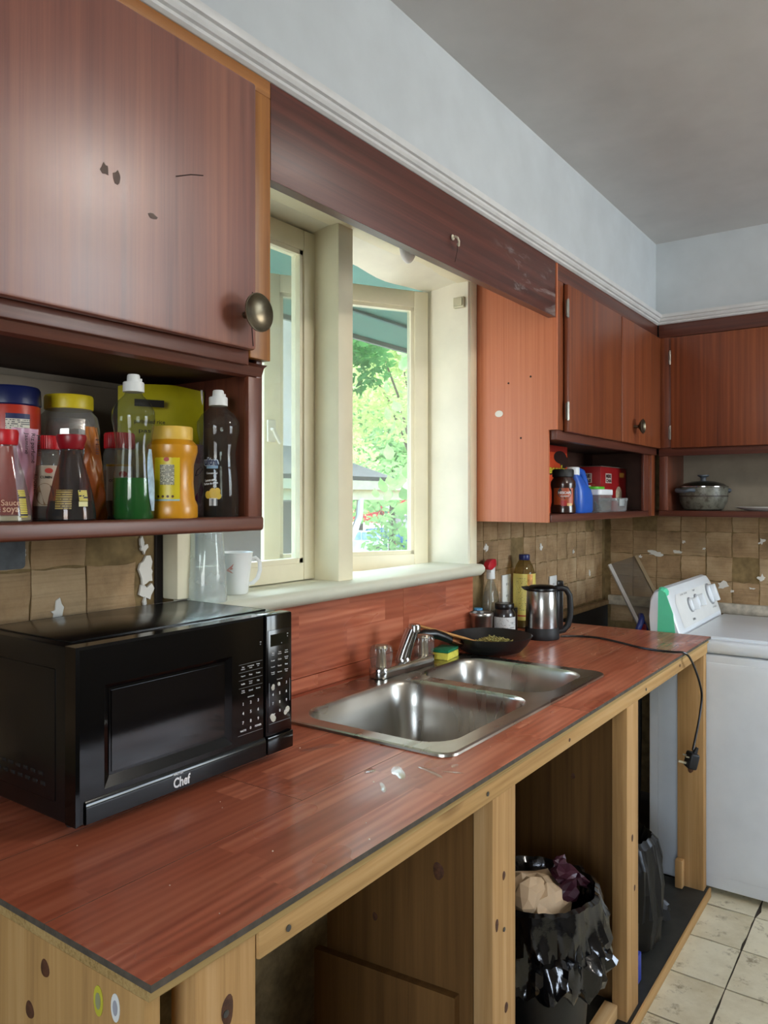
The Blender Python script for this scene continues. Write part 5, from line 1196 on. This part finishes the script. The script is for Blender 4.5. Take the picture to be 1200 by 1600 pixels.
bpf = [(.118, .30, .3), (.124, .38, .3), (.131, .42, .3), (.140, .434, .4), (.149, .428, .7), (.153, .40, 1), (.156, .37, 1.2), (.159, .34, 1.4), (.162, .32, 1.6), (.165, .30, 1.8), (.168, .28, 2.0), (.168, .265, 2.2), (.16, .25, 2.2), (.145, .245, 1.8)]
mb = crinkled(bpf, 0, 0, 0, .028, 3.1, n=120, vf=10)
mb.build('bin_bag', M_bag, t, ang=32)
pp = thing('paper_bag', (bx-.02, by, .42), 'crumpled brown paper bag sticking out of the lined bin', 'paper bag')
def crumple(r, sx, sy, sz, seed, amp, sub_=4):
    mb = MB(); bmesh.ops.create_icosphere(mb.bm, subdivisions=sub_, radius=1)
    for v in mb.bm.verts:
        d_ = v.co.normalized(); q = d_*1.6 + Vector((seed, 0, 0))
        k = 1 + amp*(abs(mnoise.noise(q))*1.4 - .4 + abs(mnoise.noise(q*2.6))*.9 - .2)
        v.co = Vector((d_.x*sx, d_.y*sy, d_.z*sz))*r*k
    return mb
crumple(.100, 1.08, .9, .72, 4.4, .36, 3).build('paper', M_paper, pp, smooth=False)
crumple(.055, 1.3, .6, .8, 9.1, .5, 2).build('paper_fold', M_paper, pp, smooth=False, loc=(-.055, -.02, .05))
on = thing('onion_skins', (bx+.045, by-.055, .47), 'dark red onion skins on the crumpled brown paper in the bin', 'food waste')
for i, (dx, dy, dz, s) in enumerate(((0, 0, 0, .034), (.03, -.02, -.018, .03), (-.028, -.018, -.028, .028), (.02, .02, .008, .022))):
    crumple(s, 1.2, .95, .45, i*3.3, .6, 2).build('skin', M_onion, on, smooth=False, loc=(dx, dy, dz+.014), rot=(i*.7, .4*i, i))
gx, gy = 2.365, -.455
t = thing('rubbish_bag', (gx, gy, .033), 'black rubbish bag standing in the last bay next to the washing machine', 'bag')
mb = crinkled([(.001, .002, 0), (.12, .004, .3), (.145, .03, .8), (.15, .12, 1), (.145, .2, 1), (.135, .27, 1), (.125, .315, .8), (.115, .335, .4), (.10, .30, .3), (.09, .22, .3)], 0, 0, 0, .034, 14.4, n=110)
mb.build('film', plain('bag_film_dull', '#0a0a0b', .34, var=.2, bs=.5, bsc=30, spec=.35), t, ang=22)
mb = crinkled([(.012, .06, .4), (.04, .03, 1), (.05, -.0, 1.3), (.01, -.005, .3)], .16, -.085, .03, .02, 5.5, 30); mb.build('loose_corner', MC['bag_film_dull'], t, ang=22)
bb = MB().box(2.135, 2.20, -.60, -.50, .033, .115, .004).build('blue_carton', plain('blue_card', '#2a3c92', .5)); tag(bb, 'small blue box on the dark base board beside the post', 'box')

# ------------------------------------------------------------------ ceiling lamp (outside the frame, lights the room)
t = thing('ceiling_lamp', (LAMP[0], LAMP[1], ZC), 'white globe lamp hanging from the ceiling behind the camera', 'lamp')
MB().lathe([(.05, -.001), (.05, -.02), (.02, -.03), (.015, -.09)], n=24).build('holder', M_wcap, t)
n = NT('lamp_glow'); em = n.n('ShaderNodeEmission'); em.inputs[0].default_value = (1, .93, .84, 1); em.inputs[1].default_value = LAMP_E; n.l(em.outputs[0], n.o.inputs[0])
dz = LAMP[2]-ZC
MB().lathe([(.001, .065)] + [(.07*math.sin(a), .07*math.cos(a)) for a in [math.pi*k/14 for k in range(2, 14)]] + [(.001, -.07)], c=(0, 0, dz), n=28).build('globe', n.m, t)
# ------------------------------------------------------------------ outside
GZ = -1.7
lawn = plain('greyed_lawn', '#a8a49a', .9, var=.15, sc_=2)  # lawn coloured grey to cut its green bounce light through the window
struct('ground', MB().box(-20, 80, .5, 90, GZ-.2, GZ).build('ground', lawn))
struct('street', MB().box(-20, 90, 21, 31, GZ, GZ+.02).build('street', plain('asphalt', '#a7a6a2', .9, var=.1, sc_=3)))
mb = MB(); mb.prism([(.171, 2.46), (.95, 2.185), (.97, 2.185), (.97, 2.30), (.171, 2.62)], 'x', -2, 8); ev = struct('roof_overhang', mb.build('roof_overhang', M_teal))
B('fascia', plain('grey_fascia', '#8a9390', .7, var=.15), ev, -2, 8, .971, .99, 2.165, 2.31)
B('drip_strip', plain('teal_dark', '#3c6a68', .6), ev, -2, 8, .80, .815, 2.225, 2.236)
mb = MB(); mb.tube([(2.72, .93, 2.19), (2.72, .94, 2.14), (2.73, .95, 2.10), (2.75, .95, 2.13)], .006, 6); mb.build('hook', M_wcap, ev, True)
# neighbouring house
h = thing('neighbour_house', (5, 5.5, GZ), 'pale pinkish neighbouring house with a cream porch beam outside the window', 'house')
M_pink = plain('pink_stucco', '#c8b4ac', .9, var=.06, sc_=3, bs=.3, bsc=25)
B('wall', M_pink, h, -2, 7.75, 5.2, 9, GZ, 3.6)
B('dark_base', plain('dark_lower_wall', '#6d625c', .9, var=.1), h, -2, 7.75, 5.17, 5.199, GZ, 1.36)  # darker sheet over the lower wall behind the porch
B('corner_board', plain('trim_cream', '#d6cdb4', .7), h, 7.6, 7.78, 5.15, 5.2, 1.75, 3.6)
fb = B('porch_beam', plain('beam_cream', '#cfc4a0', .7, var=.08), h, 3, 8.55, 3.9, 4.06, 1.50, 1.64)
B('beam_lower', plain('beam_tan', '#d2c8a4', .7, var=.08), h, 3, 8.35, 3.98, 4.1, 1.385, 1.499)
mb = MB(); mb.prism([(3.86, 1.645), (5.19, 2.05), (5.19, 2.0), (3.9, 1.60)], 'x', 3, 7.4); mb.build('porch_roof', plain('shingle_dark', '#4a4744', .9, var=.25, sc_=30), h, True)
B('post', plain('post_brown', '#7d6b5c', .8), h, 6.62, 6.75, 3.98, 4.1, GZ, 1.384)
mb = MB(); mb.tube([(6.5, 4.0, .80), (6.68, 4.0, .88), (6.82, 4.0, 1.05), (6.9, 4.0, 1.2), (6.92, 4.0, 1.4)], .04, 8); mb.build('bracket', M_wcap, h, True)
# trees
def leaf_mat(name, a, b):
    n = NT(name); oi = n.coord(); f = n.noise(oi, 1.2, 4); g = n.noise(oi, 9, 2)
    col = n.mix(g, n.ramp(f, [(.35, lin(a)), (.65, lin(b))]), lin(b))
    df = n.n('ShaderNodeBsdfDiffuse'); tl = n.n('ShaderNodeBsdfTranslucent'); mx = n.n('ShaderNodeMixShader'); mx.inputs[0].default_value = .5
    n.l(col, df.inputs[0]); n.l(col, tl.inputs[0]); n.l(df.outputs[0], mx.inputs[1]); n.l(tl.outputs[0], mx.inputs[2]); n.l(mx.outputs[0], n.o.inputs[0]); return n.m
ML1 = leaf_mat('leaf_light', '#8faa64', '#bccb8e'); ML2 = leaf_mat('leaf_mid', '#5a8654', '#96b67c'); ML3 = leaf_mat('leaf_shaded', '#2f6238', '#5c8f4e'); MLR = leaf_mat('leaf_red', '#a8323a', '#d8606a')  # darkest green paints in the shade on leaves under the eaves
M_bark = plain('bark', '#5a4d42', .9, var=.3, sc_=8)
def crown(name, blobs, nper, size, mat, parent, seed):
    rr = random.Random(seed); vs_, fs = [], []
    for (cx, cy, cz, rx, rz) in blobs:
        for _ in range(nper):
            while True:
                p = Vector((rr.uniform(-1, 1), rr.uniform(-1, 1), rr.uniform(-1, 1)))
                if .3 < p.length < 1: break
            c_ = Vector((cx+p.x*rx, cy+p.y*rx, cz+p.z*rz)); s = size*rr.uniform(.6, 1.3)
            a = Vector((rr.gauss(0, 1), rr.gauss(0, 1), rr.gauss(0, .6))).normalized(); b = a.cross(Vector((rr.gauss(0, 1), rr.gauss(0, 1), rr.gauss(0, 1)))).normalized()
            k = len(vs_); vs_ += [c_-a*s, c_+b*s*.5-a*.1*s, c_+a*s, c_-b*s*.5-a*.1*s]; fs.append((k, k+1, k+2, k+3))
    me = bpy.data.meshes.new(name); off = parent.location if parent else Vector((0, 0, 0)); me.from_pydata([v-off for v in vs_], [], fs); me.materials.append(mat)
    o = bpy.data.objects.new(name, me); COL.objects.link(o)
    if parent: o.parent = parent
    return o
def along(px, t):
    k = (px-600)/1200; return (.8137+k*.5812)*t, -1.272+(.5812-k*.8137)*t
def tree(label, px, t, zc, blobs, nper, size, mat, seed, trunk=.15, name='tree'):
    x, y = along(px, t); T = thing(name, (x, y, GZ), label, 'tree', 'trees beyond the window')
    mb = MB(); mb.tube([(0, 0, 0), (trunk*.4, 0, (zc-GZ)*.5), (0, trunk, zc-GZ)], [trunk, trunk*.8, trunk*.5], 10)
    rr = random.Random(seed)
    for i in range(5): a = rr.uniform(0, 6.28); mb.tube([(0, 0, (zc-GZ)*.6), (math.cos(a)*.8, math.sin(a)*.8, (zc-GZ)*.9), (math.cos(a)*1.8, math.sin(a)*1.8, (zc-GZ)*1.15)], [trunk*.45, trunk*.3, trunk*.12], 7)
    mb.build('trunk', M_bark, T)
    crown('foliage', [(x+a, y+b, zc+c_, r, q) for a, b, c_, r, q in blobs], nper, size, mat, T, seed); return T
rr = random.Random(21)
bl = lambda n, R_, Rz, r: [(rr.gauss(0, R_), rr.gauss(0, R_), rr.gauss(0, Rz), r*rr.uniform(.7, 1.2), r*.7*rr.uniform(.7, 1.2)) for _ in range(n)]
tree('tall sunlit yellow green tree seen through the open casement', 655, 17, 4.2, [(a-.75, b+1.0, c_, d_, e_) for a, b, c_, d_, e_ in bl(22, 1.5, 1.5, 1.1)], 520, .085, ML1, 1, .09)
tree('mid green street tree behind the blue car', 612, 33, 4.6, bl(22, 3.0, 1.9, 1.9), 600, .16, ML2, 2, .16)
tree('green tree with shade-darkened leaves hanging just below the teal eaves', 532, 11, 3.5, bl(10, .6, .35, .55), 500, .065, ML3, 3, .06)
tree('broad green tree far behind the street on the left of the window', 560, 48, 6.5, bl(16, 4.5, 2.6, 3.0), 500, .26, ML2, 4, .3)
tree('broad green tree far behind the street on the right of the window', 668, 44, 6.0, bl(16, 4.5, 2.4, 3.0), 500, .26, ML1, 5, .3)
tree('small red leaved tree above the blue car', 606, 53, 0.9, bl(9, 1.6, .4, .9), 400, .14, MLR, 6, .1)
# big leaved vine climbing near the window
x, y = along(662, 4.6); V = thing('vine', (x, y, GZ), 'climbing vine with broad bright leaves at the right edge of the casement', 'plant')
mb = MB(); st = [(.0, 0, 0), (-.05, .02, 1.2), (.03, 0, 2.2), (-.05, .03, 3.1), (.02, 0, 3.9), (0, 0, 4.4)]; mb.tube(smooth(st, 5), .012, 7); mb.build('stem', M_bark, V)
lm = MB(); pts_ = [(0, -.55), (.28, -.45), (.5, -.1), (.42, .25), (.18, .5), (0, .8), (-.18, .5), (-.42, .25), (-.5, -.1), (-.28, -.45)]
cv = lm.bm.verts.new((0, 0, -.06)); vv = [lm.bm.verts.new((a, b, .05*abs(a))) for a, b in pts_]
for i in range(10): lm.bm.faces.new((cv, vv[i], vv[(i+1) % 10]))
lf = lm.build('leaf', leaf_mat('leaf_vine', '#66945a', '#9cbf80'), V, recalc=False); rr = random.Random(31)
for i in range(120):
    z = rr.uniform(2.55, 4.3); z = z if i < 60 else rr.uniform(2.4, 4.2); loc_ = (rr.gauss(-.06, .12), rr.gauss(-.02, .10), z); s = rr.uniform(.045, .08)
    rot = (R(rr.uniform(40, 110)), rr.uniform(-.6, .6), rr.uniform(-1.6, .4))
    if i == 0: lf.location = loc_; lf.rotation_euler = rot; lf.scale = (s, s, s)
    else: o = copy_part(lf, V, loc_, rot, 'leaf'); o.scale = (s, s, s)
# street things
x, y = along(603, 36); p = thing('street_pole', (x, y, GZ), 'green street pole with small white sign plates', 'pole')
MB().lathe([(.09, 0), (.07, 5.5), (.06, 7)], n=12).build('pole', plain('pole_green', '#3f6b60', .5), p)
for z in (1.6, 2.6): MB().box(-.25, .25, -.12, -.09, z, z+.7, .02).build('sign_plate', M_wcap, p)
x, y = along(655, 58); wl = thing('stone_wall', (x, y, GZ), 'grey stone garden wall across the street', 'wall')
MB().box(-4, 2.5, -.2, .2, 0, 1.9, .03).build('coping_wall', plain('grey_stone', '#9a9494', .9, var=.2, sc_=3, bs=.5), wl)
def car(px, t, rz, body, label, name='car'):
    x, y = along(px, t); c_ = thing(name, (x, y, GZ+.02), label, 'car', rz=rz, group='parked cars')
    prof = [(-2.2, .35), (-2.22, .62), (-2.1, .86), (-1.5, .95), (1.0, .90), (2.05, .78), (2.2, .60), (2.2, .35), (1.75, .22), (-1.75, .22)]
    mb = MB(); rings = []
    for yy, k in ((-.86, .90), (-.88, .97), (-.80, 1.0), (.80, 1.0), (.88, .97), (.86, .90)): rings.append([Vector((u*(.985 if abs(yy) > .85 else 1), yy, .22+(v_-.22)*k)) for u, v_ in prof])
    mb.grid(rings); b_ = mb.build('body', body, c_, ang=35)
    cab = [(-1.65, .93), (-1.05, 1.36), (-.2, 1.43), (.45, 1.36), (1.15, .90)]
    mb = MB(); mb.grid([[Vector((u, s*(.80-(.16 if v_ > 1 else 0)), v_)) for u, v_ in cab] for s in (-1, 1)]); mb.build('roof', body, c_, ang=35)
    for s in (-1, 1):
        for q in ([(-1.42, .97), (-1.0, 1.30), (-.45, 1.36), (-.42, .97)], [(-.36, .97), (-.38, 1.36), (.36, 1.31), (.88, .95)]):
            mb = MB(); mb.bm.faces.new([mb.bm.verts.new((u, s*(.805-.16*((v_-.93)/.43 if v_ > .93 else 0)+.02), v_)) for u, v_ in q]); mb.build('side_glass', plain('car_glass', '#8fa6b8', .08, bs=0), c_, recalc=False)
        for u in (-1.35, 1.35):
            mb = MB(); mb.lathe([(.001, -.1), (.3, -.1), (.32, -.08), (.32, .08), (.3, .1), (.001, .1)], c=(u, s*.80, .32), n=22, M=Matrix.Rotation(R(90), 4, 'X'), cap0=False, cap1=False); w_ = mb.build('wheel', M_blackm, c_)
            mb = MB(); mb.lathe([(.2, 0), (.17, .02), (.05, .03), (.001, .03)], c=(u, s*.895, .32), n=18, M=Matrix.Rotation(R(90 if s < 0 else -90), 4, 'X')); mb.build('hubcap', M_chrome, w_)
    mb = MB(); mb.grid([[Vector((u, s*.60, v_)) for u, v_ in ((-1.62, .97), (-1.1, 1.345), (-1.12, 1.36), (-1.65, .985))] for s in (-1, 1)]); mb.build('rear_glass', MC['car_glass'], c_, smooth=False)
    for s in (-1, 1): MB().box(-2.24, -2.0, s*.86-.12*(s > 0), s*.86+.12*(s < 0), .60, .82, .03).build('tail_light', plain('tail_red', '#c8281e', .3), c_)
    B('bumper', body, c_, -2.26, -2.1, -.82, .82, .32, .52, .04, False)
    return c_
car(588, 44, R(118), plain('car_blue', '#3f66a8', .25, coat=.5, bs=0, var=.04), 'blue sedan parked on the street seen through the casement')
car(548, 40, R(140), plain('car_white', '#dfe2e4', .25, coat=.5, bs=0, var=.03), 'white car at the left of the blue sedan')
